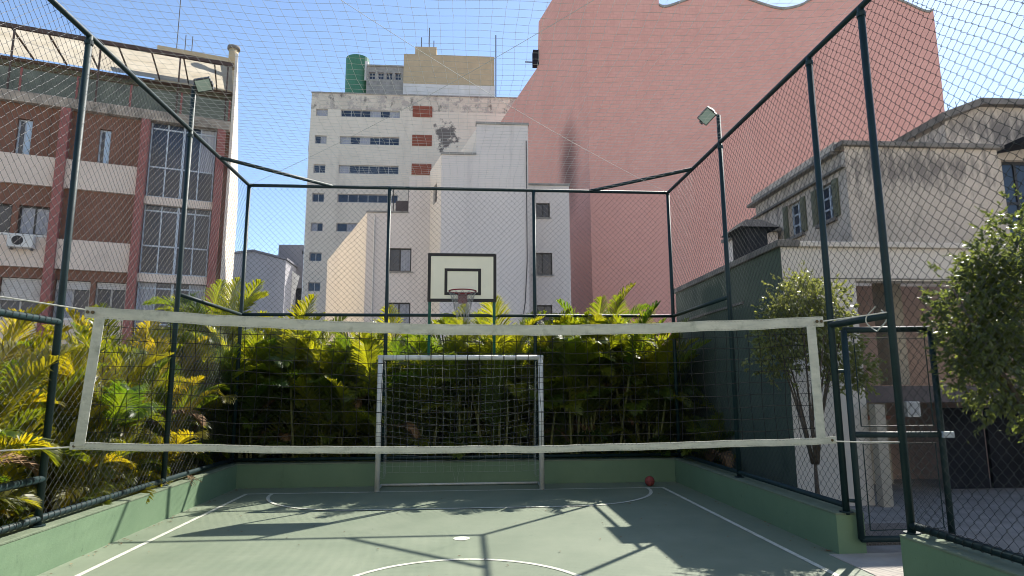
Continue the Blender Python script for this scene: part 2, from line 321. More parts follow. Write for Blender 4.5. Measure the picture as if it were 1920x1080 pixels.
def window(frame, top, h, d=-.1, cols=2, rows=1, bar=.04, fm='frameal', sill=None, curtains=0, gm='glass'):
    """frame as the part, one pane per light, optional sill and curtain panels"""
    a, b, c, e = h; mb = MB(frame); t = .05
    mb.box((a, d-t, c), (a+bar, d, e)); mb.box((b-bar, d-t, c), (b, d, e)); mb.box((a+bar, d-t, c), (b-bar, d, c+bar)); mb.box((a+bar, d-t, e-bar), (b-bar, d, e))
    ws = (b-a-bar)/cols; hs = (e-c-bar)/rows
    for i in range(1, cols): mb.box((a+i*ws, d-t+.004, c+bar), (a+i*ws+bar, d-.004, e-bar))
    for j in range(1, rows): mb.box((a+bar, d-t+.008, c+j*hs), (b-bar, d-.008, c+j*hs+bar))
    w = mb.build('window', fm, top)
    for i in range(cols):
        for j in range(rows):
            mt = 'curtain' if rng.random() < curtains else gm
            sub(MB(frame).box((a+i*ws+.01, d-t*.8, c+j*hs+.01), (a+(i+1)*ws+bar-.01, d-t*.55, c+(j+1)*hs+bar-.01)), 'pane', mt, w, top)
    if sill: sub(MB(frame).box((a-.06, d-.02, c-.07), (b+.06, .06, c-.004)), 'sill', sill, w, top)
    return w
FX = lambda x, y: ((x, y), (1, 0), (0, -1))          # a facade that faces the camera end of the court

# ================================================================== THE GROUND
tag(MB().quad((-300, -300, -.12), (300, -300, -.12), (300, 300, -.12), (-300, 300, -.12)).build('ground', 'cityground'), 'pale concrete ground around the court and buildings', kind='structure')
tag(MB().box((-7.3, -6, -.1), (-4.02, 13.4, -.04)).build('planting_bed', 'soil'), 'dark soil of the planting bed on the left', kind='structure')
tag(MB().box((-4.02, 11.27, -.1), (4.49, 13.4, -.04)).build('planting_bed', 'soil'), 'dark soil of the planting bed behind the goal', kind='structure')
court = tag(MB().box((-3.74, -6, -.05), (3.62, 11.02, 0)).build('court_floor', 'court'), 'worn green painted court floor', kind='structure')
yard = tag(MB().box((3.86, -6, -.05), (14, 10.9, -.004)).build('yard_pavement', 'paving'), 'grey concrete yard paving beyond the right fence', kind='structure')
tag(MB().box((3.5, 5.3, -.03), (4.5, 6.18, .006)).build('gate_threshold', 'threshold'), 'pale concrete threshold in the gate opening', kind='structure')
tag(MB().box((3.95, 6.5, -.02), (5.1, 7.35, .03)).build('gravel_bed', 'gravel'), 'speckled gravel strip just inside the gate', kind='stuff')
def line_strip(pts, w, z=.004, closed=False):
    mb = MB(); n = len(pts); L = []
    for i in range(n):
        a = Vector(pts[(i-1) % n] if closed else pts[max(i-1, 0)]); b = Vector(pts[(i+1) % n] if closed else pts[min(i+1, n-1)])
        t = (b-a).normalized(); nn = Vector((-t.y, t.x)); p = Vector(pts[i]); L.append((p+nn*w/2, p-nn*w/2))
    for i in range(n if closed else n-1):
        (a, b), (c, d) = L[i], L[(i+1) % n]; mb.quad((b.x, b.y, z), (d.x, d.y, z), (c.x, c.y, z), (a.x, a.y, z))
    return mb
line_strip([(-3.35, -5), (-3.35, 10.42)], .055).build('side_line', 'line', court)
line_strip([(3.18, -5), (3.18, 10.42)], .055).build('side_line', 'line', court)
line_strip([(-3.32, 10.39), (3.15, 10.39)], .05).build('goal_line', 'line', court)
arc = [(-1.47+1.48*math.cos(t), 10.34-1.45*math.sin(t)) for t in np.linspace(math.pi, math.pi/2, 20)] + [(1.42+1.5*math.cos(t), 10.34-1.45*math.sin(t)) for t in np.linspace(math.pi/2, 0, 20)]
line_strip(arc, .05, .008).build('goal_area_line', 'line', court)
line_strip([(-.03+1.125*math.cos(t), 5.2+1.125*math.sin(t)) for t in np.linspace(0, 2*math.pi, 72)[:-1]], .05, .004, True).build('centre_circle', 'line', court)
line_strip([(-3.32, 5.2), (3.15, 5.2)], .05, .008).build('halfway_line', 'line', court)
MB().add([(-.03+.09*math.cos(t), 7.17+.09*math.sin(t), .004) for t in np.linspace(0, 2*math.pi, 24)[:-1]], [tuple(range(23))]).build('penalty_spot', 'line', court)

# ------------------------------------------------------------------ low green kerb walls
def low_wall(a, b, label, ends=None):
    x0, y0 = a; x1, y1 = b
    t = thing('low_wall', ((x0+x1)/2, (y0+y1)/2, 0), label, 'wall')
    MB().box((x0, y0, -.05), (x1, y1, .362)).build('wall_body', 'lowwall', t)
    MB().box((x0-.004, y0-.004, .362), (x1+.004, y1+.004, .385)).build('coping', 'coping', t, bevel=.006)
low_wall((-4.02, -6), (-3.72, 11.0), 'low green painted wall along the left side of the court')
low_wall((-4.02, 11.006), (3.9, 11.27), 'low green painted wall behind the goal')
low_wall((3.6, 6.18), (3.88, 11.0), 'low green painted wall on the right, from the back corner to the gate')
low_wall((3.6, -6), (3.92, 5.26), 'low green painted wall end in the bottom right corner, this side of the gate')

# ================================================================== FENCE
XL, XR, YB, ZT, ZB = -3.84, 3.72, 11.1, 5.16, .385
def chain_link(P0, P1, z0, z1, off, w=.1, h=.1, r=.0021):
    """interlocked zigzag wires of one bay"""
    P0 = np.array(P0, float); P1 = np.array(P1, float); L = np.linalg.norm(P1-P0); u = (P1-P0)/L; nrm = np.array([-u[1], u[0]])
    n = int(round(2*L/w)); m = int(round((z1-z0)/(h/2))); k = np.arange(n)[:, None]; i = np.arange(m+1)[None, :]
    ww = L/n; hh = (z1-z0)/m
    side = ((i+k) % 2)                                     # 0 left extreme, 1 right extreme of this wire
    s = (k+side)*ww + np.where(side == 1, .004, -.004)
    s = s + .010*np.sin(i*.23+k*.05)*np.sin(np.pi*s/L) + nrng.normal(0, .0025, s.shape)
    s = np.clip(s, 0, L); z = z0+i*hh+np.zeros_like(s)+.012*np.sin(s*2.1+1)*np.sin(np.pi*(i*hh)/(z1-z0)) + nrng.normal(0, .002, s.shape)
    dpt = np.where(side == 1, .003, -.003) + .02*np.sin(s*2.3+z*1.1)*np.sin(np.pi*np.clip(s/L, 0, 1))
    pts = np.stack([P0[0]+u[0]*s+nrm[0]*dpt, P0[1]+u[1]*s+nrm[1]*dpt, z], -1)
    return tubes_np(pts[:, :-1].reshape(-1, 3), pts[:, 1:].reshape(-1, 3), r)
RP = .032
def post(fence, x, y, z1=ZT, r=RP):
    p = MB().tube([(x, y, ZB-.02), (x, y, z1)], r, 14).build('post', 'pipe', fence, smooth=True)
    sub(MB().tube([(x, y, ZB+.001), (x, y, ZB+.012)], r*2, 12), 'base_plate', 'pipe', p, fence); return p
def rail(fence, a, b, r=.03, name='rail'): return MB().tube([a, b], r, 12).build(name, 'pipe', fence, smooth=True)
def mesh_bay(fence, a, b, z0, z1): V, F = chain_link(a, b, z0, z1, 0); return np_mesh('chain_link_mesh', V, F, 'wire', fence, fence['_o'])
fl = thing('court_fence', (XL, 8, 0), 'tall green pipe and chain link fence along the left of the court', 'fence')
fb = thing('court_fence', (0, YB, 0), 'tall green pipe and chain link fence behind the goal', 'fence')
fr = thing('court_fence', (XR, 8, 0), 'tall green pipe and chain link fence along the right of the court', 'fence')
LY = [1.5, 3.9, 6.27, 8.68, YB]; RY = [1.0, 3.1, 5.28, 6.2, 8.65, YB]
for y in LY[:-1]: post(fl, XL, y, 5.8 if y == 8.68 else ZT)
for y in RY[:-1]: post(fr, XR, y, 5.58 if y == 8.65 else ZT)
for x in (XL, -1.38, 1.22, XR): post(fb, x, YB)
rail(fl, (XL, 1.2, ZT), (XL, YB, ZT), .029, 'top_rail'); rail(fr, (XR, .8, ZT), (XR, YB, ZT), .029, 'top_rail'); rail(fb, (XL, YB, ZT), (XR, YB, ZT), .029, 'top_rail')
rail(fb, (XL, YB, 2.86), (XR, YB, 2.86), .028, 'middle_rail'); rail(fb, (XL, YB, .44), (XR, YB, .44), .028, 'bottom_rail')
rail(fl, (XL, 8.68, 2.86), (XL, YB, 2.86), .028, 'middle_rail'); rail(fr, (XR, 8.65, 2.86), (XR, YB, 2.86), .028, 'middle_rail')
rail(fl, (XL, 1.5, 2.235), (XL, 6.27, 2.235), .031, 'middle_rail'); rail(fl, (XL, 1.5, .80), (XL, 6.27, .80), .032, 'lower_rail')
rail(fl, (XL, 1.5, .45), (XL, YB, .45), .032, 'bottom_rail'); rail(fr, (XR, 6.2, .45), (XR, YB, .45), .028, 'bottom_rail'); rail(fr, (XR, .8, .45), (XR, 5.28, .45), .03, 'bottom_rail')
rail(fr, (XR, 5.28, 2.22), (XR, 6.2, 2.22), .034, 'gate_lintel')
rail(fb, (XL, 9.72, ZT), (-2.4, YB, ZT+.01), .03, 'corner_brace'); rail(fb, (XR, 9.80, ZT), (2.26, YB, ZT+.01), .03, 'corner_brace')
for a, b in zip(LY, LY[1:]): mesh_bay(fl, (XL-.03, a), (XL-.03, b), .45, ZT)
for a, b in zip(RY, RY[1:]): mesh_bay(fr, (XR+.03, a), (XR+.03, b), 2.22 if a == 5.28 else .45, ZT)
for a, b in zip((XL, -1.38, 1.22), (-1.38, 1.22, XR)): mesh_bay(fb, (a, YB+.03), (b, YB+.03), .44, ZT)
# lacing: wire turns binding the mesh to the thick near rails
for z, y0, y1, f, x in ((2.235, 3.9, 6.2, fl, XL), (.45, 3.9, 8.6, fl, XL), (.80, 4.4, 6.2, fl, XL), (.45, 2.6, 5.2, fr, XR)):
    t = np.linspace(0, 1, int((y1-y0)*90)); ph = t*(y1-y0)*2*np.pi/.085
    L = np.stack([x+.037*np.cos(ph), y0+t*(y1-y0), z+.037*np.sin(ph)], 1); V, F = polyline_np([L], .0028); np_mesh('lacing_wire', V, F, 'wire', f, f['_o'])

for f_, x, ys in ((fl, XL, LY[:-1]), (fr, XR, RY[:-1])):
    for y in ys: MB().tube([(x, y, ZT-.10), (x, y, ZT-.055)], RP*1.28, 12).build('clamp', 'pipe', f_)
for x in (-1.38, 1.22): MB().tube([(x, YB, 2.80), (x, YB, 2.83)], RP*1.25, 12).build('clamp', 'pipe', fb)
# gate, swung open outward
g = thing('gate', (3.76, 6.12, 0), 'green pipe and wire mesh gate standing open at the right of the court', 'gate')
gy = 6.12; g0, g1 = 3.80, 4.76
for nm, a, b in (('gate_frame', (g0, gy, .15), (g0, gy, 2.16)), ('gate_frame', (g1, gy+.05, .13), (g1, gy+.05, 2.18)), ('gate_frame', (g0, gy, 2.16), (g1, gy+.05, 2.18)), ('gate_frame', (g0, gy, .15), (g1, gy+.05, .13)), ('middle_rail', (g0, gy, 1.13), (g1, gy+.05, 1.12))):
    MB().tube([a, b], .03, 12).build(nm, 'pipe', g, smooth=True)
for z0, z1 in ((.17, 1.1), (1.15, 2.14)):
    fr_ = MB().tube([(g0+.09, gy-.012, z0+.06), (g1-.09, gy+.03, z0+.06), (g1-.09, gy+.03, z1-.06), (g0+.09, gy-.012, z1-.06), (g0+.09, gy-.012, z0+.06)], .006, 6); fr_.build('mesh_binder', 'pipe', g)
    V, F = chain_link((g0, gy), (g1, gy+.05), z0, z1, 0); np_mesh('chain_link_mesh', V, F, 'wire', g, g['_o'])
for z in (.5, 1.75): MB().tube([(3.74, 6.17, z), (3.82, 6.12, z)], .018, 8).build('hinge', 'pipe', g)
lt = MB().box((g1-.02, gy+.0, 1.09), (g1+.1, gy+.03, 1.15)).build('latch', 'frameal', g, bevel=.004)

# overhead net
def roof_net():
    lines = []; y0, y1, x0, x1 = 1.6, YB, XL, XR
    sag = lambda x, y: ZT+.01-.22*np.sin(np.pi*(x-x0)/(x1-x0))**.8*np.sin(np.pi*np.clip((y-y0)/(y1-y0), 0, 1))**.7
    for y in np.arange(y0, y1, .118):
        x = np.linspace(x0, x1, 66); yy = y+.028*np.sin(x*1.3+y*.8)+.01*np.sin(x*5+y*3)+nrng.normal(0, .003, 66); lines.append(np.stack([x, yy, sag(x, yy)], 1))
    for x in np.arange(x0+.05, x1, .118):
        y = np.linspace(y0, y1, 82); xx = x+.03*np.sin(y*1.1+x*1.2)+.012*np.sin(y*4+x*2)+nrng.normal(0, .003, 82); lines.append(np.stack([xx, y, sag(np.clip(xx, x0, x1), y)], 1))
    return polyline_np(lines, .0017)
V, F = roof_net(); rn = thing('overhead_net', (0, 6, 0), 'pale square mesh netting stretched over the whole court', 'net')
np_mesh('netting', V, F, 'netthread', rn, rn['_o'])
for a, b in (((XL, YB, ZT), (XR, 1.8, ZT-.02)), ((XR, YB, ZT), (XL, 1.8, ZT-.02))):
    pts = [tuple(Vector(a).lerp(Vector(b), t) - Vector((0, 0, .22*math.sin(math.pi*t)))) for t in np.linspace(0, 1, 24)]
    MB().tube(pts, .0025, 5).build('support_cable', 'netthread', rn)

# floodlights
def floodlight(x, y, z, arm, aim, label, roll=0.0):
    t = thing('floodlight', (x, y, z), label, 'floodlight', 'court floodlights')
    c = Vector((x, y, z)) + Vector(arm); MB().tube([(x, y, z-.02), (x, y, z+.03), tuple(c)], .014, 8).build('arm', 'lampbody', t)
    q = Vector(aim).to_track_quat('Z', 'Y') @ Matrix.Rotation(roll, 3, 'Z').to_quaternion()
    def rot(mb):
        mb.v = [tuple(c + q @ Vector(p)) for p in mb.v]; return mb
    h = rot(MB().box((-.11, -.09, -.05), (.11, .09, .03))).build('housing', 'lampbody', t, bevel=.008)
    rot(MB().box((-.095, -.075, .031), (.095, .075, .036))).build('glass', 'lampglass', t)
    for i in range(5): rot(MB().box((-.10+i*.045, -.085, -.075), (-.085+i*.045, .085, -.051))).build('cooling_fin', 'lampbody', t)
    rot(MB().box((-.125, -.03, -.03), (-.112, .03, .07))).build('bracket', 'lampbody', t); rot(MB().box((.112, -.03, -.03), (.125, .03, .07))).build('bracket', 'lampbody', t)
floodlight(XL, 8.68, 5.78, (.14, -.03, .05), (.25, -.72, -.62), 'floodlight on the tall pole of the left fence', .35)
floodlight(XR, 8.65, 5.56, (-.20, -.06, -.02), (-.35, -.72, -.55), 'floodlight on the tall pole of the right fence', .72)

# ================================================================== SPORTS GEAR
GY = 10.42
goal = thing('football_goal', (-.08, GY, 0), 'small white football goal with dark ties and sagging net', 'goal')
GX0, GX1, GH = -1.37, 1.23, 2.09
for x in (GX0, GX1):
    p = MB().tube([(x, GY, 0), (x, GY, GH)], .042, 14).build('goal_post', 'goalwhite', goal, smooth=True)
    for i in range(9): sub(MB().tube([(x, GY, .75+i*.155), (x, GY, .756+i*.155)], .0435, 14), 'tie', 'tieband', p, goal)
    MB().tube([(x, GY, .03), (x, 10.93, .03)], .02, 8).build('ground_bar', 'goalwhite', goal, smooth=True)
cb = MB().tube([(GX0-.042, GY, GH), (GX1+.042, GY, GH)], .042, 14).build('crossbar', 'goalwhite', goal, smooth=True)
for i in range(12): sub(MB().tube([(GX0+.2+i*.2, GY, GH), (GX0+.206+i*.2, GY, GH)], .0435, 14), 'tie', 'tieband', cb, goal)
MB().tube([(GX0, 10.93, .03), (GX1, 10.93, .03)], .018, 8).build('back_bar', 'goalwhite', goal, smooth=True)
def goal_net():
    L = []; prof = lambda t: (GY+.03+.5*t**.6*(1+.25*math.sin(math.pi*t)), GH-.03-(GH-.25)*t-.06*math.sin(math.pi*t))
    xs = np.linspace(GX0+.05, GX1-.05, 22); ts = np.linspace(0, 1, 18)
    def pt(x, t):
        y, z = prof(t); s = (x-GX0)/(GX1-GX0); z -= .16*math.sin(math.pi*s)*math.sin(math.pi*min(1, t*1.1)); return (x+.012*math.sin(t*9+x*5), min(y, 10.95), z)
    for x in xs: L.append(np.array([pt(x, t) for t in np.linspace(0, 1, 30)])+nrng.normal(0, .004, (30, 3)))
    for t in ts: L.append(np.array([pt(x, t) for x in np.linspace(GX0+.05, GX1-.05, 40)])+nrng.normal(0, .004, (40, 3)))
    for x0, sgn in ((GX0+.03, 1), (GX1-.03, -1)):
        for t in ts:
            e = pt(x0, t); L.append(np.array([(x0+sgn*.05*math.sin(math.pi*q), GY+(e[1]-GY)*q, e[2]-.05*math.sin(math.pi*q)) for q in np.linspace(0, 1, 8)]))
        for q in (.2, .4, .6, .8): L.append(np.array([(x0+sgn*.05, GY+(pt(x0, t)[1]-GY)*q, pt(x0, t)[2]-.03) for t in np.linspace(0, 1, 20)]))
    for x in (-.18, -.1, -.03): L.append(np.array([(x+.02*math.sin(z*14+x*30), 10.9, z) for z in np.linspace(.3, .06, 9)]))
    return polyline_np(L, .0016)
V, F = goal_net(); np_mesh('goal_net', V, F, 'netthread', goal, goal['_o'])

BY = 10.32
hoop = thing('basketball_hoop', (-.06, BY, GH+.05), 'basketball backboard with red hoop on green posts above the goal', 'basketball hoop')
BX0, BX1, BZ0, BZ1 = -.625, .495, 3.0, 3.80
MB().box((BX0, BY, BZ0), (BX1, BY+.025, BZ1)).build('backboard', 'board', hoop)
def rect_frame(x0, x1, z0, z1, w, y0, y1):
    return MB().box((x0, y0, z0), (x1, y1, z0+w)).box((x0, y0, z1-w), (x1, y1, z1)).box((x0, y0, z0+w), (x0+w, y1, z1-w)).box((x1-w, y0, z0+w), (x1, y1, z1-w))
rect_frame(BX0-.004, BX1+.004, BZ0-.004, BZ1+.004, .05, BY-.005, BY+.03).build('border', 'blackpaint', hoop)
rect_frame(-.355, .245, 3.105, 3.55, .048, BY-.004, BY+.002).build('target_square', 'blackpaint', hoop)
for x in (BX0+.03, BX1-.03): MB().tube([(x, BY+.06, GH+.04), (x, BY+.06, BZ1-.03)], .024, 10).build('support_post', 'standgreen', hoop, smooth=True)
hc = (-.055, BY-.30, 3.125); hr = .215
MB().tube([(hc[0]+hr*math.cos(a), hc[1]+hr*math.sin(a), hc[2]) for a in np.linspace(0, 2*math.pi, 37)], .011, 8, False).build('rim', 'hoopred', hoop, smooth=True)
MB().box((hc[0]-.075, BY-.014, 2.965), (hc[0]+.075, BY-.006, 3.14)).box((hc[0]-.07, BY-.09, 3.105), (hc[0]+.07, BY-.006, 3.13)).build('bracket', 'hoopred', hoop, bevel=.004)
L = []
for k in range(12):
    for sg in (1, -1):
        q = np.linspace(0, 1, 22); a = 2*np.pi*k/12+sg*q*np.pi*.62; rr = hr*(1-.62*q**.8)+.02*q; L.append(np.stack([hc[0]+rr*np.cos(a), hc[1]+rr*np.sin(a), hc[2]-.02-.37*q], 1))
for k in range(14):
    a = 2*np.pi*k/14; q = np.linspace(0, 1, 6); L.append(np.stack([hc[0]+.095*np.cos(a)+q*.01, hc[1]+.095*np.sin(a)+q*0, hc[2]-.36-.09*q], 1))
V, F = polyline_np(L, .004, 4); np_mesh('hoop_net', V, F, 'hoopnet', hoop, hoop['_o'])

# volleyball net
vn = thing('volleyball_net', (0, 5.3, 0), 'volleyball net with grubby white tapes stretched across the court', 'net')
NX0, NX1 = -2.96, 3.02
def ztop(x):
    s = (x-NX0)/(NX1-NX0); return 2.215-.06*s-.105*math.sin(math.pi*s)+.0022*math.sin(x*7)+.0015*math.sin(x*19)
def zbot(x):
    s = (x-NX0)/(NX1-NX0); return 1.165-.02*s-.05*math.sin(math.pi*s)+.0022*math.sin(x*6+1)+.0012*math.sin(x*21)
def ynet(x, z): return 5.3+.012*math.sin(x*3.1+z*2)+.008*math.sin(x*8.3)
def tape(fz, h, x0, x1, name):
    mb = MB(); xs = np.linspace(x0, x1, 90); vs = []; fs = []
    for x in xs:
        zt = fz(x)+h/2; zb = fz(x)-h/2; y = ynet(x, zt); w = .006+.002*math.sin(x*23)
        vs += [(x, y-w, zb), (x, y-w*1.25, (zb+zt)/2), (x, y-w, zt), (x, y+w, zt), (x, y+w, zb)]
    for i in range(len(xs)-1):
        for j in range(5): fs.append((i*5+j, (i+1)*5+j, (i+1)*5+(j+1) % 5, i*5+(j+1) % 5))
    mb.add(vs, fs + [(0, 1, 2, 3, 4), tuple(len(vs)-1-i for i in range(5))]); return mb.build(name, 'tape', vn)
tt = tape(ztop, .088, NX0-.1, NX1+.1, 'top_tape'); tb = tape(zbot, .056, NX0-.1, NX1+.12, 'bottom_tape')
for x in (NX0+.03, NX1-.03):
    mb = MB(); zs = np.linspace(zbot(x), ztop(x)-.04, 12); dx = -.1 if x < 0 else .02
    for a, b in zip(zs, zs[1:]):
        s = lambda z: x+dx*(1-(z-zs[0])/(zs[-1]-zs[0]))*.6
        mb.add([(s(a)-.04, 5.288, a), (s(a)+.04, 5.288, a), (s(b)+.04, 5.288, b), (s(b)-.04, 5.288, b), (s(a)-.04, 5.282, a), (s(a)+.04, 5.282, a), (s(b)+.04, 5.282, b), (s(b)-.04, 5.282, b)],
               [(0, 1, 2, 3), (7, 6, 5, 4), (4, 0, 3, 7), (1, 5, 6, 2)])
    mb.build('side_tape', 'tape', vn)
for fz, hh_, tp in ((ztop, .088, tt), (zbot, .056, tb)):
    for sg in (1, -1):
        st_ = [np.array([(x, ynet(x, fz(x))-.0085, fz(x)+sg*(hh_/2-.009)), (x+.018, ynet(x, fz(x))-.0085, fz(x)+sg*(hh_/2-.009))]) for x in np.arange(NX0-.08, NX1+.08, .03)]
        V, F = polyline_np(st_, .0012); tp['_o'] = vn['_o']; np_mesh('stitching', V, F, 'concrete', tp, vn['_o']); del tp['_o']
L = []
for x in np.arange(NX0+.08, NX1, .1):
    zz = np.linspace(zbot(x), ztop(x), 10); L.append(np.array([(x+.008*math.sin(z*9+x*4), ynet(x, z), z) for z in zz]))
for k in range(1, 10):
    xs = np.linspace(NX0, NX1, 62); L.append(np.array([(x, ynet(x, 2), zbot(x)+(ztop(x)-zbot(x))*k/10+.006*math.sin(x*9+k)) for x in xs]))
V, F = polyline_np(L, .0026); np_mesh('net_mesh', V, F, 'blackthread', vn, vn['_o'])
for x in (NX0-.07, NX0-.03, NX1+.03, NX1+.07):
    sub(MB().tube([(x, 5.292, ztop(x)), (x, 5.286, ztop(x))], .014, 10), 'grommet', 'grommet', tt, vn)
for x in (NX0-.07, NX1+.08): sub(MB().tube([(x, 5.295, zbot(x)), (x, 5.285, zbot(x))], .012, 10), 'grommet', 'grommet', tb, vn)
for pts in ([(NX0-.09, 5.29, 2.235), (-3.5, 5.1, 2.30), (-3.84, 4.98, 2.34)], [(NX1+.08, 5.29, 2.16), (3.4, 5.29, 2.2), (3.69, 5.28, 2.24)],
            [(NX1+.1, 5.29, 1.14), (3.4, 5.29, 1.13), (3.69, 5.28, 1.13)], [(NX0-.1, 5.29, 1.16), (-3.5, 5.15, 1.15), (-3.84, 5.0, 1.15)]):
    MB().tube(pts, .006, 6).build('tie_rope', 'rope', vn)
# loose rope loops at the right lintel
rp = MB().tube([(3.70+.02*math.sin(t*3), 5.45+.12*math.sin(t), 2.2+.11*math.cos(t)) for t in np.linspace(0, 5.4, 24)], .006, 6).build('rope_loop', 'rope')
tag(rp, 'loose white rope loop hanging on the pipe above the gate', 'rope')
# net tensioner at the far left
tn = thing('net_tensioner', (XL, 5.0, 2.34), 'black ratchet net tensioner on the left fence at the frame edge', 'tensioner')
MB().tube([(-3.80, 4.9, 2.345), (-3.80, 5.18, 2.335)], .03, 10).build('roller', 'blackpaint', tn, smooth=True)
MB().tube([(-3.78, 5.16, 2.31), (-3.78, 5.16, 2.02)], .004, 5).build('strap', 'rope', tn)
MB().tube([(-3.78, 5.13, 2.03), (-3.77, 5.18, 2.01), (-3.77, 5.19, 1.9), (-3.77, 5.24, 1.87)], .016, 8).build('crank', 'blackpaint', tn, smooth=True)

# ball
bpy_ball = MB(); n1, n2 = 16, 28; br = .080; bc = (3.02, 10.55, .081)
vs = [(bc[0]+br*math.sin(math.pi*i/n1)*math.cos(2*math.pi*j/n2), bc[1]+br*math.sin(math.pi*i/n1)*math.sin(2*math.pi*j/n2), bc[2]+br*math.cos(math.pi*i/n1)) for i in range(n1+1) for j in range(n2)]
bpy_ball.add(vs, [(i*n2+j, (i+1)*n2+j, (i+1)*n2+(j+1) % n2, i*n2+(j+1) % n2) for i in range(n1) for j in range(n2)])
ball = thing('ball', (3.02, 10.55, 0), 'small red ball on the floor by the back right corner', 'ball'); bpy_ball.build('ball_skin', 'ball', ball, smooth=True)
for ax in range(3):
    pts = []
    for a in np.linspace(0, 2*math.pi, 31):
        c, s = (br+.0005)*math.cos(a), (br+.0005)*math.sin(a); q = [(c, s, 0), (c, 0, s), (0, c, s)][ax]; pts.append((bc[0]+q[0], bc[1]+q[1], bc[2]+q[2]))
    MB().tube(pts, .0016, 4, False).build('seam', 'blackpaint', ball)

# ================================================================== LEFT APARTMENT BLOCK
K = 22.5/17; hd = R(71); U = (math.sin(hd), math.cos(hd)); NN = (U[1], -U[0]); FA = ((-6.46*K, 22.5), U, NN)
A = thing('apartment_building', (-8.6, 22.5, 0), 'brown and cream apartment block with red columns and a rooftop canopy on the left', 'building')
S0 = -11.0
side = MB(FA).box((-.02, -20, 0), (.07, .05, 13.85)); side.build('end_wall', 'cream', A)
MB(FA).box((S0, -16, 0), (-.024, -2.42, 13.25)).build('core', 'slabdirty', A)
zones = [(10.77, 11.13, 'slabdirty', .22, 'slab'), (8.09, 9.06, 'bandcream', .12, 'spandrel_band'), (5.42, 6.39, 'bandcream', .12, 'spandrel_band'), (2.75, 3.78, 'bandcream', .12, 'spandrel_band')]
cols_s = [-9.6, -7.27, -4.95, -2.65]
for z0, z1, m, d, nm in zones:
    if nm == 'slab': MB(FA).box((S0, -2.4, z0), (-.03, d, z1)).build(nm, m, A, bevel=.02)
    else: MB(FA).box((S0, -.3, z0), (-2.66, d, z1)).build(nm, m, A)
for z0 in (7.82, 5.15, 2.5): MB(FA).box((-2.65, -2.0, z0), (-.3, .13, z0+.27)).build('balcony_slab', 'bandcream', A)
for s in cols_s + [-.29]: MB(FA).box((s-.13, -.3, 0), (s+.13, .26, 10.76)).build('column', 'redcol', A)
# storey walls with openings
st1 = [(-6.25, -5.85), (-4.0, -3.66), (-8.6, -8.2)]
h1 = [(a, b, 9.08, 10.28) for a, b in st1]; wall_holes(FA, S0, -2.66, 9.06, 10.77, h1, .2).build('wall', 'brown', A)
for a, b, c, e in h1:
    w = window(FA, A, (a, b, c, e), -.12, 2, 1, .05, 'frameal')
    sub(MB(FA).box((b-.17, -.118, c+.04), (b-.03, -.09, e-.04)), 'blue_shutter', 'paleblue', w, A)
h2 = [(-7.0, -6.12, 6.48, 7.42), (-5.95, -5.1, 6.48, 7.42)]; wall_holes(FA, S0, -2.66, 6.39, 8.09, h2, .2).build('wall', 'brown', A)
for h in h2: window(FA, A, h, -.12, 2, 1, .05, 'framedark', 'white', .5)
h3 = [(-7.1, -6.35, 3.86, 5.08), (-6.2, -5.12, 3.86, 5.08), (-4.78, -3.82, 3.86, 5.08), (-3.68, -2.80, 3.86, 5.08)]; wall_holes(FA, S0, -2.66, 3.78, 5.42, h3, .2).build('wall', 'brown', A)
for i, h in enumerate(h3):
    w = window(FA, A, h, -.14, 2, 1, .05, 'framegrey', 'white', .15)
    drop = (.75, .75, .28, .22)[i]
    for j in range(int(drop/.055)): sub(MB(FA).box((h[0]+.02, -.11, 5.07-(j+1)*.055+.006), (h[1]-.02, -.085, 5.07-j*.055)), 'blind_slat', 'blind', w, A)
wall_holes(FA, S0, -.3, -.1, 2.75, [], .2).build('wall', 'brown', A)
# dividing mullions of the brown bays
for s in (-5.4, -4.5, -3.3): MB(FA).box((s-.02, 0, 9.062), (s+.02, .03, 10.765)).build('panel_joint', 'brown', A)
# glazed balcony bay
for z0, z1 in ((8.09, 10.76), (5.42, 7.82), (2.77, 5.15)):
    a, b = -2.50, -.44; fd = -.02
    mb = MB(FA)
    H = z1-z0; zm = z0+H*.40; ztp = z1-.22
    for s in (a, a+.5, (a+b)/2-.04, (a+b)/2+.5, b-.06): mb.box((s, fd-.06, z0), (s+(.08 if abs(s-(a+b)/2+.04) < .01 else .04), fd, z1))
    mb.box((a+.06, fd-.05, zm), (b-.06, fd-.006, zm+.05)); mb.box((a+.06, fd-.05, ztp), (b-.06, fd-.006, ztp+.05)); mb.box((a+.06, fd-.05, z0), (b-.06, fd-.006, z0+.06))
    w = mb.build('balcony_glazing', 'frameal', A)
    for i, (s0, s1) in enumerate(((a+.03, a+.53), (a+.53, (a+b)/2), ((a+b)/2, (a+b)/2+.53), ((a+b)/2+.53, b))):
        cur = (z0 < 4 and i in (0, 3)) or (z0 > 8 and i == 3)
        sub(MB(FA).box((s0, fd-.04, zm+.03), (s1-.01, fd-.03, z1-.01)), 'pane', 'glass', w, A) if not cur else sub(MB(FA).box((s0, fd-.045, zm+.03), (s1-.01, fd-.035, z1-.01)), 'curtained_pane', 'curtain', w, A)
        sub(MB(FA).box((s0, fd-.04, z0+.03), (s1-.01, fd-.03, zm+.029)), 'lower_pane', 'glass', w, A)
MB(FA).box((-.165, -2.0, 0), (-.022, -.012, 10.765)).build('return_wall', 'brown', A)
# dark balcony balustrades behind the lower lights
for z0 in (8.12, 5.44, 2.79):
    bl_ = MB(FA).box((-2.48, -.16, z0+.80), (-.46, -.12, z0+.85)).build('balustrade', 'framedark', A)
    for i in range(18): sub(MB(FA).box((-2.44+i*.112, -.15, z0), (-2.425+i*.112, -.13, z0+.799)), 'baluster', 'framedark', bl_, A)
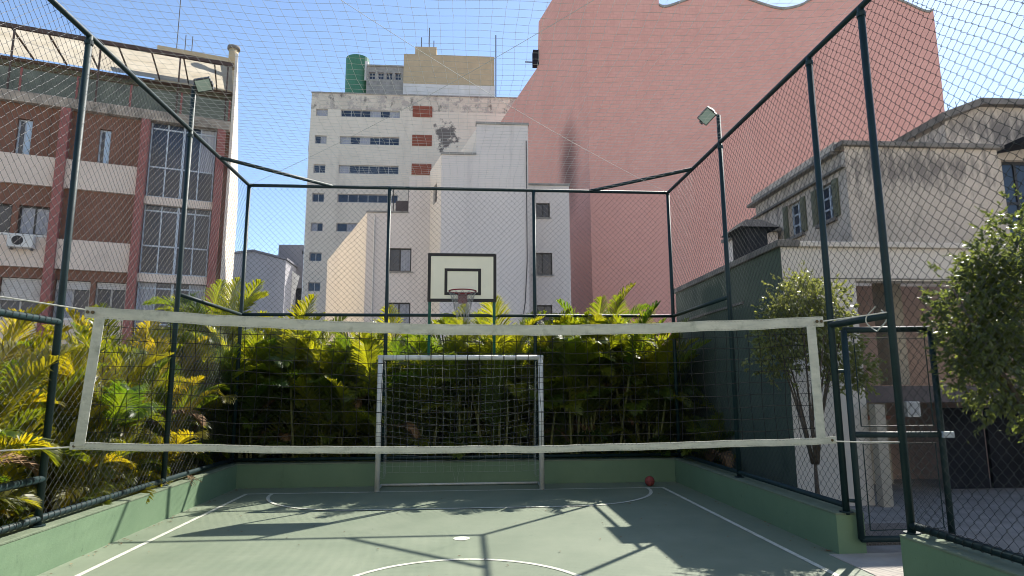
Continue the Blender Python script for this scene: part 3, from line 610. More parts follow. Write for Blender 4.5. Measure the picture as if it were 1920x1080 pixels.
# terrace parapet and canopy
for i, (a, b) in enumerate(zip(np.linspace(S0, -.1, 8)[:-1], np.linspace(S0, -.1, 8)[1:])):
    MB(FA).box((a+.02, -.12, 11.132), (b-.02, -.04, 11.99)).build('terrace_panel', 'terrace', A)
    MB(FA).box((b-.03, -.14, 11.132), (b+.03, -.02, 12.02)).build('terrace_post', 'redcol', A)
cn = MB(FA).quad((S0, .15, 13.30), (-.1, .15, 13.30), (-.1, -2.3, 13.42), (S0, -2.3, 13.42)).build('canopy_sheet', 'canopy', A)
sub(MB(FA).box((S0, .152, 13.22), (-.05, .25, 13.36)), 'edge_beam', 'darkbrown', cn, A)
sub(MB(FA).box((S0, -2.4, 13.26), (-.05, -2.31, 13.36)), 'edge_beam', 'darkbrown', cn, A)
for s in np.arange(S0+.3, -.2, 1.0): sub(MB(FA).add([(s, .15, 13.24), (s+.04, .15, 13.24), (s+.04, -2.3, 13.36), (s, -2.3, 13.36), (s, .15, 13.295), (s+.04, .15, 13.295), (s+.04, -2.3, 13.415), (s, -2.3, 13.415)], [(0, 1, 2, 3), (0, 3, 7, 4), (1, 5, 6, 2)]), 'rafter', 'darkbrown', cn, A)
tr = MB(FA)
for i, s in enumerate(np.arange(S0, -.3, .24)):
    z0_, z1_ = (13.0, 13.2) if i % 2 else (13.2, 13.0)
    tr.v += []; a = Vector(tr.P((s, -2.25, z0_))); b = Vector(tr.P((s+.24, -2.25, z1_))); tr2 = MB().tube([a, b], .012, 4); k = len(tr.v); tr.v += tr2.v; tr.f += [tuple(j+k for j in f) for f in tr2.f]
for z in (13.0, 13.2):
    tr2 = MB().tube([tr.P((S0, -2.25, z)), tr.P((-.1, -2.25, z))], .016, 4); k = len(tr.v); tr.v += tr2.v; tr.f += [tuple(j+k for j in f) for f in tr2.f]
sub(tr, 'truss', 'darkbrown', cn, A)
for s in (-9, -6.6, -4.2, -1.8, -.25): sub(MB(FA).box((s, .17, 11.14), (s+.05, .22, 13.22)), 'prop', 'darkbrown', cn, A)
MB(FA).box((S0, -2.398, 11.132), (-.03, -2.36, 13.24)).build('terrace_wall', 'terrace', A)
MB(FA).box((-3.7, -2.35, 11.9), (-2.2, -2.30, 12.7)).build('terrace_board', 'redpanel', A)
MB(FA).box((-2.9, -6, 13.01), (-.03, -2.6, 14.95)).build('roof_tank_room', 'tan', A)
pp = MB(); o_ = MB(FA).P((-.12, -1.0, 13.76)); pp.tube([o_, (o_[0], o_[1], 14.55)], .17, 14).build('chimney_pipe', 'tan', A, smooth=True)
MB().tube([(o_[0], o_[1], 14.5), (o_[0], o_[1], 14.62)], .23, 14).build('chimney_cap', 'cornice', A, smooth=True)
for s, h in ((-2.3, 18.4), (-2.0, 15.9), (-1.75, 15.9)):
    q = MB(FA).P((s, -3.2, 14.9)); MB().tube([q, (q[0], q[1], h)], .018, 5).build('antenna', 'antenna', A)
# air conditioner hung on the spandrel
ac = thing('air_conditioner', MB(FA).P((-5.7, .12, 6.0)), 'white air conditioner unit hung on the brown and cream apartment block', 'air conditioner')
MB(FA).box((-6.05, .13, 5.98), (-5.38, .42, 6.40)).build('casing', 'appliance', ac, bevel=.02)
q = [MB(FA).P((-5.78+.15*math.cos(t), .424, 6.19+.15*math.sin(t))) for t in np.linspace(0, 2*math.pi, 20)[:-1]]; MB().add(q, [tuple(range(19))]).build('fan_grille', 'blackpaint', ac)
MB(FA).box((-6.0, .10, 5.93), (-5.95, .40, 5.975)).build('bracket', 'antenna', ac); MB(FA).box((-5.48, .10, 5.93), (-5.43, .40, 5.975)).build('bracket', 'antenna', ac)

# ================================================================== DISTANT GREY BUILDINGS
gk = 75/45; GZ = lambda z: 1.6+(z-1.6)*gk
g1_ = thing('grey_building', (-25, 75, 0), 'distant grey gabled building left of the cream tower', 'building')
MB(FX(0, 75)).profile([(-36, 0), (-21.2, 0), (-21.2, GZ(10.58)), (-25, GZ(11.17)), (-36, GZ(10.2))], -14, 0).build('wall', 'slate', g1_)
MB(FX(0, 75)).profile([(-36.2, GZ(10.2)+.01), (-25, GZ(11.17)+.01), (-21.0, GZ(10.58)+.01), (-21.0, GZ(10.58)+.25), (-25, GZ(11.17)+.25), (-36.2, GZ(10.2)+.25)], -14, .2).build('roof', 'slatedark', g1_)
g2_ = thing('grey_building', (-20, 80, 0), 'distant dark blue grey flat building beside the cream tower', 'building')
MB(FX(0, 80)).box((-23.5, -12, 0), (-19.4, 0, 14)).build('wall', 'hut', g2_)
MB(FX(0, 80)).box((-23.5, -12, 14), (-17, .3, 19.5)).build('upper_wall', 'slatedark', g2_)
MB(FX(0, 80)).box((-19.4, -12, 0), (-17, .25, 13.99)).build('side_wall', 'slate', g2_)
MB(FX(0, 80)).box((-20.6, .31, 18.3), (-19.4, .33, 18.75)).build('vent', 'blackpaint', g2_)
MB(FX(0, 78)).profile([(-22.1, 9), (-21.6, 9), (-20.3, 15.2), (-22.0, 16.4)], 0, .05).build('white_panel', 'white', g2_)  # slanted white panel standing in front of the wall

# ================================================================== CREAM TOWER
bk = 58/34; BX = lambda x: x*bk; BZ = lambda z: 1.6+(z-1.6)*bk; FB = FX(0, 58)
B = thing('apartment_tower', (-5, 58, 0), 'tall stained cream apartment tower with window strips and a green roof tank', 'building')
rows = [(17.0, 16.58), (15.44, 14.97), (13.77, 13.28), (12.12, 11.64), (10.48, 10.0), (8.83, 8.35), (7.2, 6.72)]
holes = []
for zt, zb in rows:
    holes += [(BX(-7.03), BX(-3.77), BZ(zb), BZ(zt)), (BX(-8.39), BX(-7.75), BZ(zb), BZ(zt))]
bx0, bx1, bzt = BX(-8.67), 9.0, BZ(18.0)
wall_holes(FB, bx0, bx1, 0, bzt-1.7, holes, .25).build('wall', 'towercream', B)
for i, h in enumerate(holes):
    window(FB, B, h, -.12, 6 if h[1]-h[0] > 3 else 2, 1, .07, 'framegrey', None, .35 if i < 3 else .12)
sd = (math.sin(R(-14.6)), math.cos(R(-14.6)))
MB().prism([(bx0, 58.0), (bx0+sd[0]*14, 58+sd[1]*14), (bx1, 72), (bx1, 58.3), (bx0+.02, 58.3)][::-1], 0, bzt-.9).build('side_wall', 'white', B)
MB(FB).box((bx0, -.35, bzt-1.7), (bx1, 0, bzt-.12)).build('parapet', 'parapetdirt', B)
MB(FB).box((bx0-.04, -.37, bzt-.12), (bx1, .06, bzt)).build('parapet_coping', 'concrete', B)
MB().prism([(bx0-.04, 58.36), (bx0+sd[0]*14-.04, 58+sd[1]*14), (bx1, 72), (bx1, 58.36)][::-1], bzt-.9, bzt-.3).build('roof', 'concrete', B)
for zt, zb in ((17.31, 16.67), (15.6, 14.97), (13.92, 13.29), (12.3, 11.65)):
    w = MB(FB).box((BX(-3.06), 0, BZ(zb)), (BX(-1.97), .06, BZ(zt))).build('red_panel', 'redpanel', B)
    n = 9
    for j in range(n):
        z = BZ(zb)+(BZ(zt)-BZ(zb))*j/n; sub(MB(FB).box((BX(-3.06)+.02, .062, z+.012), (BX(-1.97)-.02, .09, z+(BZ(zt)-BZ(zb))/n-.012)), 'slat', 'redpanel', w, B)
rk = 62/38; RX = lambda x: x*rk; RZ = lambda z: 1.6+(z-1.6)*rk; FR = FX(0, 62)
MB().tube([(RX(-7.06), 63.2, bzt-.3), (RX(-7.06), 63.2, RZ(22.55))], 1.22, 28).build('water_tank', 'tank', B, smooth=False)
MB().tube([(RX(-7.06)+1.0, 62.55, RZ(20.9)), (RX(-7.06)+1.0, 62.55, RZ(22.2))], .26, 8).build('tank_ladder_cover', 'white', B)
hs = [(RX(-6.2)+i*.88, RX(-6.2)+i*.88+.62, RZ(20.9), RZ(21.35)) for i in range(4)]
wall_holes(FR, RX(-6.36), RX(-4.06), bzt-.3, RZ(21.75), hs, .3).build('plant_room', 'concrete', B)
for h in hs: window(FR, B, h, -.15, 2, 2, .05, 'framegrey')
MB(FR).box((RX(-6.36), -4, RZ(21.75)), (RX(-4.07), .1, RZ(21.85))).build('plant_room_roof', 'concrete', B)
MB(FR).box((RX(-4.05), -6, bzt-.3), (RX(1.74), .2, RZ(20.6))).build('lift_base', 'white', B); MB(FR).box((RX(-4.05), -6, RZ(20.6)), (RX(1.72), .1, RZ(22.65))).build('lift_room', 'tan', B)
MB(FR).box((RX(-3.37), -4, RZ(22.65)), (RX(-2.0), -.4, RZ(23.35))).build('lift_room_cap', 'tan', B)
for x, z in ((-3.0, 24.2), (-2.5, 24.9), (-2.2, 24.0)): MB().tube([(RX(x), 63, RZ(23.3)), (RX(x), 63, RZ(z))], .05, 5).build('antenna', 'antenna', B)
MB().tube([(RX(1.8), 61.5, bzt-3), (RX(1.8), 61.5, RZ(24))], .06, 5).build('antenna', 'antenna', B)

# ================================================================== STEPPED BLOCK, SHADE GREY FRONTS AND CREAM SIDES
ck = 1.559; CZ = lambda z: 1.6+(z-1.6)*ck
C = thing('stepped_building', (-1, 27, 0), 'stepped low apartment block with shade grey fronts and cream sides behind the backboard', 'building')
sC = (math.sin(R(-15.5)), math.cos(R(-15.5))); sC3 = (math.sin(R(-20.3)), math.cos(R(-20.3)))
y1c, y3c = 26.5, 28.6; x1a, x1m, x1b = -1.1, .41, 2.68
F1 = FX(0, y1c); F3 = FX(0, y3c)
MB(F1).profile([(x1a, 0), (x1b, 0), (x1b, CZ(8.97)), (x1m, CZ(8.97)), (x1m, CZ(8.05)), (x1a, CZ(8.05))], -.25, 0).build('front_wall', 'mauve', C)
# left return of the front bay, warm bounce light put into its cream
Ls = ((x1a, y1c+.25), (-sC[0], -sC[1]), (-sC[1], sC[0])); Ls = ((x1a+sC[0]*2.3, y1c+.0+sC[1]*2.3), (-sC[0], -sC[1]), (-sC[1], sC[0]))
hh = [(.75, 1.45, CZ(6.85), CZ(7.4))]
wall_holes(Ls, 0, 2.3-.002, 0, CZ(8.05), hh, .2).build('side_wall', 'cream', C); window(Ls, C, hh[0], -.1, 1, 2, .05, 'framedark')
MB().prism([(x1a+.3, y1c+.26), (x1b, y1c+.26), (x1b, 36), (x1a-.3, 36)], CZ(8.05)-.3, CZ(8.05)-.2).build('roof', 'concrete', C)
MB().prism([(x1m, y1c+.26), (x1b-.01, y1c+.26), (x1b-.01, 33), (x1m-1.6, 33)], 8, CZ(8.97)-.1).build('upper_core', 'cream', C)
MB(F1).box((x1a-.04, -.3, CZ(8.05)+.002), (x1m-.002, .05, CZ(8.05)+.1)).build('coping', 'concrete', C); MB(F1).box((x1m-.04, -.3, CZ(8.97)+.002), (x1b+.04, .05, CZ(8.97)+.1)).build('coping', 'concrete', C)
# right bay
hR = [(3.23, 3.87, CZ(6.61), CZ(7.06)), (3.07, 3.95, CZ(4.88), CZ(5.54)), (3.22, 3.92, CZ(3.3), CZ(3.98))]
wall_holes(F3, 2.5, 4.79, 0, CZ(7.6), hR, .2, .2).build('front_wall', 'mauve', C)
for h in hR: window(F3, C, h, .1, 2, 1, .05, 'framedark')
MB().box((2.5, y3c-.19, 0), (2.7, y3c-.2+1.5, CZ(7.6)-.02)).build('return_wall', 'mauve', C)
MB().prism([(2.72, y3c+.05), (4.79, y3c+.05), (4.7, 30.4), (2.72, 30.4)], 0, CZ(7.6)-.05).build('right_core', 'mauve', C)
MB(F3).box((2.69, -.3, CZ(7.6)), (4.84, .25, CZ(7.6)+.1)).build('coping', 'concrete', C)
# left bay
x3a = -4.55
hL = [(-3.54, -2.5, CZ(4.96), CZ(5.66)), (-3.54, -2.5, CZ(3.3), CZ(4.05))]
wall_holes(F3, x3a, -1.5, 0, CZ(6.72), hL, .2).build('front_wall', 'mauve', C)
for h in hL: window(F3, C, h, -.1, 2, 1, .06, 'framedark', None, 0.3)
MB(F3).box((-2.68, -.3, CZ(6.72)+.002), (-1.4, -.01, CZ(7.87))).build('upper_wall', 'mauve', C)
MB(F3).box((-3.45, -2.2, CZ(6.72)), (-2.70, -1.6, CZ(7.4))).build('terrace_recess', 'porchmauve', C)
for s in (-3.42, -2.72): MB(F3).box((s, -.25, CZ(6.72)+.1), (s+.04, -.21, CZ(7.55))).build('terrace_post', 'framedark', C)
MB(F3).box((-3.42, -.25, CZ(7.5)), (-2.68, -.21, CZ(7.53))).build('terrace_rail', 'framedark', C)
MB().prism([(x3a, y3c), (x3a+.3, y3c+.02), (x3a+sC3[0]*12+.3, y3c+sC3[1]*12), (x3a+sC3[0]*12, y3c+sC3[1]*12)], 0, CZ(6.72)-.004).build('side_wall', 'cream', C)
MB().prism([(x3a+.31, y3c+.21), (-1.2, y3c+.31), (-1.2, 39), (x3a-2.5, 39)], CZ(6.72)-.35, CZ(6.72)-.2).build('roof', 'concrete', C)
MB(F3).box((x3a-.03, -.25, CZ(6.72)+.002), (-2.7, .05, CZ(6.72)+.08)).build('coping', 'concrete', C)
MB().tube([(x3a+.35, y3c-.04, .0), (x3a+.35, y3c-.04, CZ(6.6))], .035, 6).build('drain_pipe', 'white', C)

MB().tube([(2.60, y1c-.02, CZ(8.5)), (2.60, y1c-.03, 7), (2.5, y1c-.04, 5.2), (2.3, y1c-.06, 3.8), (2.1, y1c-.08, 2.5)], .02, 5).build('loose_cable', 'framedark', C)
for h in hL+hR:
    yy_ = y3c-(.2 if h in hR else 0); MB().box((h[0]-.08, yy_-.05, h[2]-.07), (h[1]+.08, yy_+.0, h[2]-.004)).build('window_ledge', 'concrete', C)
# ================================================================== PINK WALL BUILDING
pk = 34/21; PZ = lambda z: 1.6+(z-1.6)*pk; FP = FX(0, 34)
PK = thing('pink_building', (17, 34, 0), 'huge windowless pink building with a scalloped top', 'building')
def smooth_top(ctrl, n=10):
    out = []
    for i in range(len(ctrl)-1):
        p0 = ctrl[max(i-1, 0)]; p1 = ctrl[i]; p2 = ctrl[i+1]; p3 = ctrl[min(i+2, len(ctrl)-1)]
        for t in np.linspace(0, 1, n)[:-1]:
            out.append(tuple(.5*((2*p1[k])+(-p0[k]+p2[k])*t+(2*p0[k]-5*p1[k]+4*p2[k]-p3[k])*t*t+(-p0[k]+3*p1[k]-3*p2[k]+p3[k])*t**3) for k in (0, 1)))
    return out+[ctrl[-1]]
top = smooth_top([(11.37, 24.05), (11.83, 23.98), (13.16, 24.5), (15.0, 25.2), (16.8, 24.7), (18.76, 24.15), (20.1, 24.4), (21.0, 24.9), (23.6, 25.8), (26.3, 25.1), (28.1, 24.35), (28.66, 24.48)])
px0 = 6.93
poly = [(px0, 0), (28.4, 0)] + [(28.66, 20)] + top[::-1] + [(11.35, 27.7), (px0, 27.7)]
MB(FP).profile(poly, -.4, 0).build('front_wall', 'pink', PK)
dp = (math.sin(R(-13)), math.cos(R(-13))); Lp = ((px0+dp[0]*26, 34+dp[1]*26), (-dp[0], -dp[1]), (-dp[1], dp[0]))
MB(Lp).profile([(0, 0), (26, 0), (26, 27.7), (26-8.16, 27.7), (26-8.5, PZ(15.65)), (0, PZ(15.5))], -.4, 0).build('side_wall', 'pink', PK)
MB().prism([(px0+.5, 34.41), (28.3, 34.41), (28.3, 58), (px0-4, 58)], 0, 23.4).build('core', 'pink', PK)
cp = MB(FP)
for a, b in zip(top, top[1:]): cp.add([(a[0], -.45, a[1]+.01), (b[0], -.45, b[1]+.01), (b[0], .08, b[1]+.01), (a[0], .08, a[1]+.01), (a[0], -.45, a[1]+.14), (b[0], -.45, b[1]+.14), (b[0], .08, b[1]+.14), (a[0], .08, a[1]+.14)], [(0, 1, 2, 3), (4, 7, 6, 5), (2, 6, 7, 3), (0, 4, 5, 1)])
cp.build('coping', 'concrete', PK)
q0 = MB(Lp).P((26-8.5, .1, PZ(15.7)))
MB().box((q0[0]-.25, q0[1]-.3, q0[2]), (q0[0]+.25, q0[1]+.3, q0[2]+1.1)).build('roof_vent', 'hut', PK); MB().tube([(q0[0], q0[1], q0[2]+.3), (q0[0]-.8, q0[1], q0[2]+.3)], .05, 5).build('vent_arm', 'antenna', PK)

# ================================================================== HOUSE ON THE RIGHT
H = thing('house', (7, 10, 0), 'weathered beige house with green walled annex beyond the right fence', 'house')
FE = FX(0, 8.6)
# annex: dark green side wall, grey front with a porch opening
MB().box((4.5, 8.604, -.05), (4.7, 13.2, 3.58)).build('green_side_wall', 'greenwall', H)
MB().box((4.44, 8.55, 3.58), (4.76, 13.25, 3.68)).build('side_coping', 'cornice', H, bevel=.01)
MB().box((4.47, 9.9, 2.93), (4.498, 13.2, 2.97)).build('side_ledge', 'cornice', H)
wall_holes(FE, 4.5, 12, -.05, 3.58, [(5.58, 9.4, -.05, 3.10)], .22).build('annex_front', 'annex', H)
MB(FE).box((4.765, -.1, 3.582), (12, .06, 3.66)).build('front_coping', 'annex', H, bevel=.01)
MB(FE).box((4.51, .001, 3.12), (12, .012, 3.135)).build('joint', 'cornice', H)
MB().box((4.72, 8.83, 3.45), (12, 10.2, 3.56)).build('annex_roof', 'concrete', H)
# porch interior
MB().box((5.3, 10.9, -.05), (12, 11.1, 3.4)).build('porch_back_wall', 'porchpink', H)
MB().box((5.36, 8.83, -.05), (5.56, 10.89, 3.44)).build('porch_side_wall', 'porchcream', H)
MB().box((6.9, 9.9, 1.62), (7.2, 10.2, 3.44)).build('porch_pier', 'porchcream', H)
MB().box((6.32, 10.85, 1.62), (6.62, 10.897, 2.4)).build('porch_doorway', 'darkwood', H)
MB().box((5.57, 10.8, 2.42), (6.85, 10.88, 2.52)).build('porch_lintel', 'shelfbrown', H)
MB().box((5.58, 8.9, 1.36), (9.4, 10.84, 1.60)).build('porch_canopy', 'porchmauve', H, bevel=.01)
MB().box((5.70, 10.6, -.05), (6.6, 10.84, 1.2)).build('lower_doorway', 'darkwood', H)
MB().box((6.61, 10.4, -.05), (7.1, 10.86, 1.35)).build('lower_pier', 'porchcream', H)
MB().box((5.60, 8.45, -.05), (5.74, 8.585, 1.35)).build('porch_column', 'porchcream', H)
for x in (7.6, 8.35): MB().box((x, 9.8, .0), (x+.68, 9.86, 1.25)).build('carport_panel', 'hut', H)
MB().box((5.8, 9.3, 1.1), (6.4, 9.7, 1.16)).build('porch_shelf', 'shelfbrown', H)
# upper storey
he = [(1.5, 2.0, 4.55, 5.22), (.42, .92, 4.55, 5.22)]            # along the left face, from the near corner backwards
FU = ((6.5, 13.4), (0, -1), (-1, 0)); D = 3.4
hu = [(D-b, D-a, c, e) for a, b, c, e in he]
wall_holes(FU, 0, D, 3.4, 5.62, hu, .15).build('upper_side_wall', 'stucco', H)
for h in hu:
    w = window(FU, H, h, -.08, 2, 3, .035, 'frameal', 'cornice')
    for a, b in ((h[0]-.17, h[0]-.01), (h[1]+.01, h[1]+.17)):
        sh = MB(FU).box((a, .003, h[2]), (b, .035, h[3])).build('shutter', 'shutter', H)
        for j in range(10): sub(MB(FU).box((a+.03, .036, h[2]+.04+j*.06), (b-.03, .046, h[2]+.075+j*.06)), 'shutter_slat', 'shutter', sh, H)
FUF = FX(0, 10.0)
wall_holes(FUF, 6.5, 9.3, 3.4, 5.699, [], .1).build('upper_front_wall', 'stucco', H)
MB().box((6.52, 10.02, 5.45), (9.3, 13.4, 5.5)).build('upper_roof', 'concrete', H)
MB().box((6.42, 9.93, 5.70), (9.4, 10.2, 5.79)).build('front_cornice', 'cornice', H, bevel=.015)
MB().box((6.38, 10.21, 5.63), (6.62, 13.6, 5.70)).build('side_cornice', 'cornice', H, bevel=.015); MB().box((6.46, 10.21, 5.702), (6.62, 13.5, 5.86)).build('side_parapet', 'stucco', H)
MB().box((6.42, 10.0, 5.33), (6.497, 13.5, 5.37)).build('side_moulding', 'cornice', H)
# small closet behind the flue hut
MB().box((5.75, 12.3, 3.56), (6.4, 13.3, 4.75)).build('rear_closet', 'mauve', H)
MB().box((5.65, 12.2, 4.751), (6.45, 13.38, 4.82)).build('closet_roof', 'cornice', H)
# flue hut with overhanging hood
MB().box((4.66, 10.0, 3.681), (5.02, 10.56, 4.22)).build('flue_hut', 'hut', H)
mb = MB(); mb.add([(4.50, 9.88, 4.22), (5.2, 9.88, 4.22), (5.2, 10.68, 4.22), (4.50, 10.68, 4.22), (4.72, 10.1, 4.40), (4.98, 10.1, 4.40), (4.98, 10.46, 4.40), (4.72, 10.46, 4.40)], [(0, 3, 2, 1), (4, 5, 6, 7), (0, 1, 5, 4), (1, 2, 6, 5), (2, 3, 7, 6), (3, 0, 4, 7)]); mb.build('flue_hood', 'hut', H)
# neighbour house behind at the far right
H2 = thing('house', (13, 12.5, 0), 'taller stained beige house at the right edge, behind the weathered house', 'house')
FH = FX(0, 12.5); hw = [(11.7, 13.3, 4.6, 6.5)]
mb = wall_holes(FH, 10.5, 18, 0, 7.35, hw, .2); mb.add([(10.5, 0, 7.35), (18, 0, 7.35), (18, 0, 7.75), (11.35, 0, 7.72)], [(0, 1, 2, 3)]); mb.build('wall', 'stucco', H2)
MB(FH).profile([(10.4, 7.36), (11.35, 7.73), (18, 7.76), (18, 7.9), (11.3, 7.87), (10.35, 7.5)], -4, .15).build('roof_edge', 'cornice', H2)
MB().box((10.5, 12.52, 0), (10.7, 16.5, 7.3)).build('side_wall', 'stucco', H2)
window(FH, H2, hw[0], -.12, 4, 2, .06, 'framedark')
MB(FH).profile([(11.55, 6.62), (13.5, 7.0), (13.5, 7.08), (11.5, 6.7)], 0, .8).build('awning', 'hut', H2)
for i in range(5): MB().tube([(10.55+i*.2, 12.4, 7.45+i*.07), (10.5+i*.2, 12.38, 7.72+i*.05)], .008, 4).build('spike', 'antenna', H2)
# things standing in the porch
acp = thing('wall_unit', (6.42, 8.9, 1.3), 'small white plastic unit on the porch canopy edge behind the gate', 'appliance')
MB().box((6.30, 8.78, 1.16), (6.50, 8.895, 1.38)).build('casing', 'appliance', acp, bevel=.01); MB().box((6.325, 8.772, 1.185), (6.475, 8.778, 1.355)).build('grille', 'framegrey', acp)
# back wall added behind the palms to shade them; garden wall on the left
bw = thing('boundary_wall', (0, 12.8, 0), 'dark green wall added behind the palms at the back to shade them', 'wall')
MB().box((-7.25, 12.8, -.05), (4.49, 13.0, 2.40)).build('wall_body', 'greenwall', bw); MB().box((-7.25, 12.76, 2.402), (4.49, 13.04, 2.45)).build('coping', 'cornice', bw)
bw2 = thing('boundary_wall', (-7.4, 6, 0), 'low brown garden wall behind the palms on the left', 'wall')
MB().box((-7.5, -6, -.05), (-7.3, 13.39, 1.5)).build('wall_body', 'brown', bw2); MB().box((-7.54, -6, 1.502), (-7.26, 13.35, 1.55)).build('coping', 'cornice', bw2)

# ================================================================== UNSEEN BLOCK OF FLATS, ADDED TO BOUNCE SUNLIGHT ONTO SHADED WALLS
FZ = ((0, -28.0), (-1, 0), (0, 1)); Z = thing('apartment_building', (0, -28, 0), "unseen cream block of flats added behind the viewer to bounce sunlight", 'building')
hz = [(x, x+1.6, z, z+1.3) for z in np.arange(1.2, 25, 2.9) for x in np.arange(-19, 18, 3.6)]
wall_holes(FZ, -22, 22, -.1, 27, hz, .2).build('wall', 'towercream', Z)
for h in hz: MB(FZ).box((h[0], -.18, h[2]), (h[1], -.14, h[3])).build('window', 'glass', Z)
MB(FZ).box((-22, -12, -.1), (22, -.25, 26.6)).build('core', 'white', Z)
ew = thing('boundary_wall', (0, -6.4, 0), 'unseen dark green wall added behind the viewer to block low light', 'wall')  # unseen wall, added to keep low bounced light off the court
MB().box((-7.3, -6.6, -.1), (14, -6.3, 3.2)).build('wall_body', 'greenwall', ew); MB().box((-7.34, -6.64, 3.202), (14, -6.26, 3.26)).build('coping', 'cornice', ew)
# ================================================================== PALMS
def frond_mesh(name, L, a0, bend, seed):
    r_ = random.Random(seed); n = 26; pts = [Vector((0, 0, 0))]; ang = a0; ds = L/n
    for i in range(n):
        pts.append(pts[-1]+Vector((math.cos(ang), 0, math.sin(ang)))*ds); ang -= bend/n*(.4+1.2*i/n)
    V = []; Fc = []
    for i, p in enumerate(pts):                              # rachis, three sided
        t = (pts[min(i+1, n)]-pts[max(i-1, 0)]).normalized(); s = Vector((0, 1, 0)); u = s.cross(t)*-1; w = .011*(1-.85*i/n)+.0015
        V += [tuple(p+s*w), tuple(p-s*w), tuple(p-u*w)]
    for i in range(n): 
        for j in range(3): Fc.append((i*3+j, i*3+(j+1) % 3, i*3+3+(j+1) % 3, i*3+3+j))
    m = 50
    for k in range(m):
        q = .2+.79*k/(m-1); x = q*n; i = min(int(x), n-1); p = pts[i].lerp(pts[i+1], x-i); t = (pts[i+1]-pts[i]).normalized(); s = Vector((0, 1, 0)); u = t.cross(s)
        if u.z < 0: u = -u
        ln = L*.30*(math.sin(math.pi*min(1, .18+.80*(q-.2)/.8))**.7)*r_.uniform(.88, 1.08)+.03
        for sg in (1, -1):
            an = R(62-34*(q-.2)/.8+r_.uniform(-6, 6)); d = (t*math.cos(an)+s*sg*math.sin(an)*.86+u*.36*r_.uniform(.6, 1.3)).normalized()
            wv = (t-d*t.dot(d)).normalized(); wd = .0120*r_.uniform(.85, 1.15); k0 = len(V); dr = Vector((0, 0, -1))
            p1 = p+d*ln*.4+dr*ln*.03; p2 = p+d*ln*.75+dr*ln*.13*r_.uniform(.7, 1.4); p3 = p+d*ln+dr*ln*.30*r_.uniform(.7, 1.5)
            V += [tuple(p+wv*wd*.5), tuple(p-wv*wd*.5), tuple(p1+wv*wd), tuple(p1-wv*wd), tuple(p2+wv*wd*.75), tuple(p2-wv*wd*.75), tuple(p3)]
            Fc += [(k0, k0+1, k0+3, k0+2), (k0+2, k0+3, k0+5, k0+4), (k0+4, k0+5, k0+6)]
    me = bpy.data.meshes.new(name); me.from_pydata(V, [], Fc); me.update(); return me
fm = []
for i, (L_, a0, bd) in enumerate(((1.5, 78, 60), (1.4, 66, 85), (1.55, 55, 95), (1.2, 40, 90), (1.3, 72, 110), (1.0, 30, 80), (1.6, 82, 40), (1.1, 60, 130))):
    me = frond_mesh('frond', L_, R(a0), R(bd), 30+i); me.materials.append(M['frond']); fm.append(me)
fg = []
for me in fm:
    c_ = me.copy(); c_.materials.clear(); c_.materials.append(M['frondgreen']); fg.append(c_)
fdry = fm[7].copy(); fdry.materials.clear(); fdry.materials.append(M['dryleaf'])
cm = []
for i in range(4):
    mb = MB(); h = 1.0; mb.tube([(0, 0, 0), (.01, .005, .33), (-.005, .01, .66), (0, 0, 1.0)], .024, 7, True, .018)
    me = bpy.data.meshes.new('cane'); me.from_pydata(mb.v, [], mb.f); me.materials.append(M['cane']); cm.append(me)
def palm(x, y, hmax, label, canes=6, sc=1.0, low=5, spread=.3, fset=None):
    F_ = fset or fm
    t = thing('palm_clump', (x, y, -.05), label, 'palm', 'clumping palms outside the fence')
    def frond(base, az, me, s, tilt=0):
        o = bpy.data.objects.new('frond', me); col.objects.link(o); o.parent = t; o.location = base; o.scale = (s, s, s)
        o.rotation_euler = (rng.uniform(-.35, .35), tilt, az)
    for c in range(canes):
        a = rng.uniform(0, 6.28); rr = rng.uniform(.03, spread); bx_, by_ = rr*math.cos(a), rr*math.sin(a); h = hmax*rng.uniform(.35, 1.0) if c else hmax
        lean = Vector((math.cos(a), math.sin(a), 0))*rng.uniform(.0, .22)*h
        o = bpy.data.objects.new('cane', cm[c % 4]); col.objects.link(o); o.parent = t; o.location = (bx_, by_, 0)
        dv = Vector((lean.x, lean.y, h)); o.rotation_mode = 'QUATERNION'; o.rotation_quaternion = dv.to_track_quat('Z', 'Y'); o.scale = (1, 1, dv.length)
        topp = Vector((bx_, by_, 0))+dv; n = rng.randint(4, 6); a0 = rng.uniform(0, 6.28)
        for k in range(n):
            me = F_[(0, 1, 6, 2, 4, 1)[k % 6]] if k < 3 else F_[rng.randrange(8)]
            frond(tuple(topp-Vector((0, 0, .04*k))), a0+k*2.4+rng.uniform(-.3, .3), me, sc*rng.uniform(.75, 1.08))
    for k in range(low):
        a = rng.uniform(0, 6.28); frond((rng.uniform(-.25, .25), rng.uniform(-.25, .25), rng.uniform(0, .5)), a, F_[rng.randrange(8)], sc*rng.uniform(.5, .85))
    for k in range(rng.randint(0, 2)): frond((0, 0, hmax*rng.uniform(.3, .8)), rng.uniform(0, 6.28), fdry, .8)
ords = ['first', 'second', 'third', 'fourth', 'fifth', 'sixth', 'seventh', 'eighth', 'ninth', 'tenth', 'eleventh', 'twelfth']
for i, (x, h) in enumerate(((-4.75, 2.45), (-3.7, 1.6), (-2.95, 1.9), (-2.2, 1.45), (-1.5, 1.75), (-.8, 1.5), (-.1, 1.55), (.6, 1.85), (1.2, 1.7), (1.85, 2.1), (2.5, 2.0), (3.25, 2.2))):
    palm(x+rng.uniform(-.1, .1), 11.75+rng.uniform(-.08, .15), h, f'green palm clump close behind the back fence, {ords[i]} from the left', 8, 1.0, 12, .4, fg)
